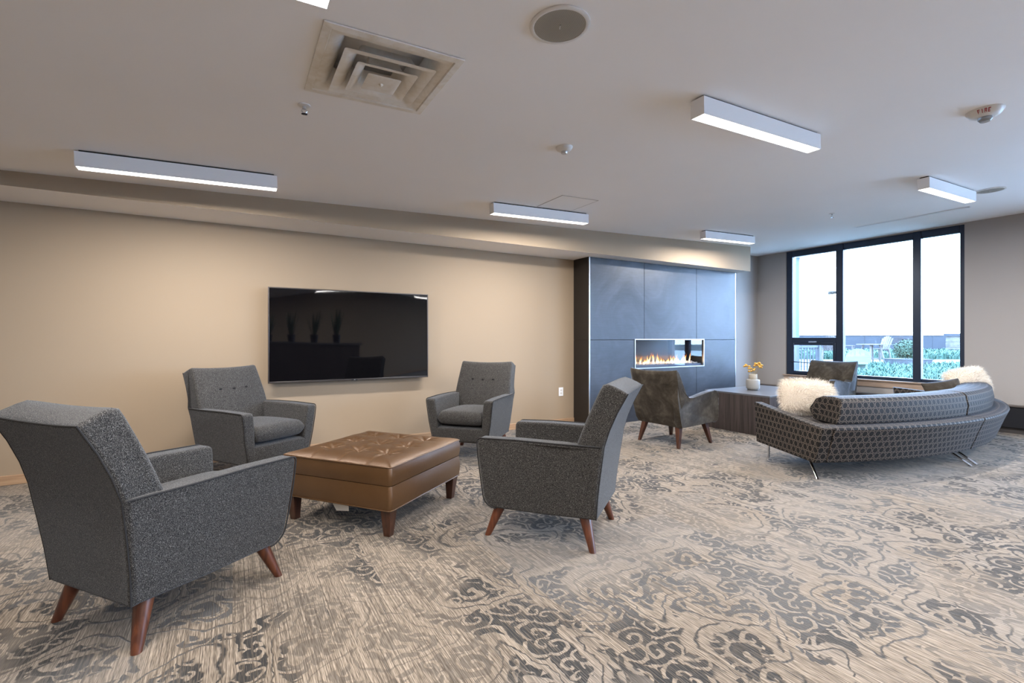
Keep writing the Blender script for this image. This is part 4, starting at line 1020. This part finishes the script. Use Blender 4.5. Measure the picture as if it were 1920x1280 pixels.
# tall terrace table and chairs
tx, ty = away(22.6, 1634)
root = empty('bar_table', (tx, ty, 0), R(-28), 'tall weathered wooden bar table on the terrace', 'table')
bm = B(); box(bm, (-.42, -.42, .88), (.42, .42, .92)); obj('table_top', bm, M['teak'], root, False)
for sx in (-1, 1):
    for sy in (-1, 1): bm = B(); tube(bm, [(sx*.22, sy*.22, .88), (sx*.36, sy*.36, 0)], .04, 6); obj('leg', bm, M['teak'], root, False)
bm = B(); box(bm, (-.34, -.03, .20), (.34, .03, .26)); box(bm, (-.03, -.34, .20), (.03, .34, .26)); obj('stretcher', bm, M['teak'], root, False)
def bar_chair(d, px, rz, label):
    x, y = away(d, px); root = empty('bar_chair', (x, y, 0), rz, label, 'chair', 'tall slatted terrace chairs')
    bm = B()
    for k in range(5): box(bm, (-.24+k*.095, -.26, .66), (-.155+k*.095, .26, .69))
    obj('seat', bm, M['teak'], root, False)
    bm = B()
    for k in range(6):
        y0 = -.25+k*.084; h = 1.30-.9*(abs(k-2.5)/2.5)**2*.12; loft(bm, [[(-.24, y0, .66), (-.24, y0+.072, .66), (-.22, y0+.072, .66), (-.22, y0, .66)], [(-.46, y0*1.15, h), (-.46, y0*1.15+.078, h), (-.44, y0*1.15+.078, h), (-.44, y0*1.15, h)]])
    obj('backrest', bm, M['teak'], root, False)
    for sx in (-1, 1):
        for sy in (-1, 1): bm = B(); tube(bm, [(sx*.2, sy*.25, .68), (sx*.32, sy*.30, 0)], .032, 6); obj('leg', bm, M['teak'], root, False)
    for sy in (-1, 1): bm = B(); box(bm, (-.36, sy*.30-.05, .88), (.24, sy*.30+.05, .90)); tube(bm, [(.2, sy*.3, .88), (.2, sy*.27, .66)], .025, 6); obj('arm', bm, M['teak'], root, False)
bar_chair(22.9, 1650, R(160), 'tall slatted terrace chair right of the bar table')
bar_chair(19.5, 1588, R(-60), 'tall slatted terrace chair left of the bar table, beside the window mullion')
bar_chair(20.5, 1556, R(30), 'tall terrace chair seen through the low left pane')
# round-backed pale chair
x, y = away(16.6, 1609); root = empty('patio_chair', (x, y, 0), R(200), 'pale round-backed plastic patio chair in front of the planting', 'chair')
bm = B(); n = 20; rings_ = [[(q, .36*math.cos(2*pi*k/n), .46+.36*math.sin(2*pi*k/n)) for k in range(n)] for q in (-.02, .02)]; loft(bm, rings_); obj('backrest', bm, M['pale'], root)
bm = B(); box(bm, (0, -.28, .30), (.5, .28, .34)); obj('seat', bm, M['pale'], root, False)
for sx in (.05, .45):
    for sy in (-.25, .25): bm = B(); tube(bm, [(sx, sy, .3), (sx, sy, 0)], .02, 6); obj('leg', bm, M['pale'], root)
sbox('paving', (8.57, -30, -.2), (40, 1.0, -.015), plain('bounce_paving', (.62, .60, .57), .8), 'unseen pale paving added outside the side windows to bounce daylight in')  # bright slab out of view, added to throw daylight up to the ceiling
# railing outside the low left pane
a = Vector((*away(12.0, 1489), 0)); b = Vector((*away(12.6, 1536), 0)); v = b-a; L = v.length
root = empty('slatted_railing', a, math.atan2(v.y, v.x), 'dark slatted terrace railing seen through the low left pane', 'railing')
for x0, x1 in ((0, .12), (L-.09, L)): bm = B(); box(bm, (x0, -.05, 0), (x1, .05, 1.0)); obj('post', bm, M['planter'], root, False)
bm = B(); box(bm, (.12, -.03, .93), (L-.09, .03, .98)); box(bm, (.12, -.03, .12), (L-.09, .03, .16)); obj('rail', bm, M['planter'], root, False)
for k in range(7): xx = .12+(L-.21)*(k+.5)/7; bm = B(); box(bm, (xx-.012, -.012, .16), (xx+.012, .012, .93)); obj('baluster', bm, M['planter'], root, False)
# dark wicker seats stacked by the wall
x, y = away(33, 1672); root = empty('dark_garden_bench', (x, y, 0), R(-30), 'dark slatted furniture by the garden wall', 'bench')
bm = B()
for k in range(6): box(bm, (-.55, -.3, .75+k*.09), (.5, .3, .79+k*.09))
obj('slats', bm, M['wicker'], root, False)
bm = B(); box(bm, (.7, -.3, 1.10), (1.9, .3, 1.16)); box(bm, (.85, -.2, 0), (.95, .2, 1.1)); box(bm, (1.6, -.2, 0), (1.7, .2, 1.1)); box(bm, (-.5, -.25, 0), (-.4, .25, .75)); box(bm, (.35, -.25, 0), (.45, .25, .75)); obj('frame', bm, M['wicker'], root, False)
# canopy post and lamp outside the left light
x, y = away(12.4, 1494); root = empty('canopy', (x, y, 0), R(-30.2), 'pale canopy post and beam outside the left light', 'canopy')
bm = B(); box(bm, (-.045, -.045, -.02), (.045, .045, 3.35)); obj('post', bm, foliage('canopy_paint', (.07, .09, .12), (.08, .10, .13), 1), root, False)
bm = B(); box(bm, (-.05, -.3, 3.25), (.55, .3, 3.45)); obj('beam', bm, M['white'], root, False)
for d, px, h, lb in ((110, 1623, 3.6, 'thin distant street light pole in the middle pane'), (95, 1764, 7.6, 'thin distant street light pole in the right pane')):
    x, y = away(d, px); root = empty('street_light', (x, y, 0), R(-30), lb, 'street light', 'distant street lights')
    bm = B(); tube(bm, [(0, 0, 0), (0, 0, h)], .06, 6); obj('pole', bm, M['teak'], root)
    bm = B(); box(bm, (-.9, -.1, h), (.9, .1, h+.12)); obj('lamp_head', bm, M['teak'], root, False)
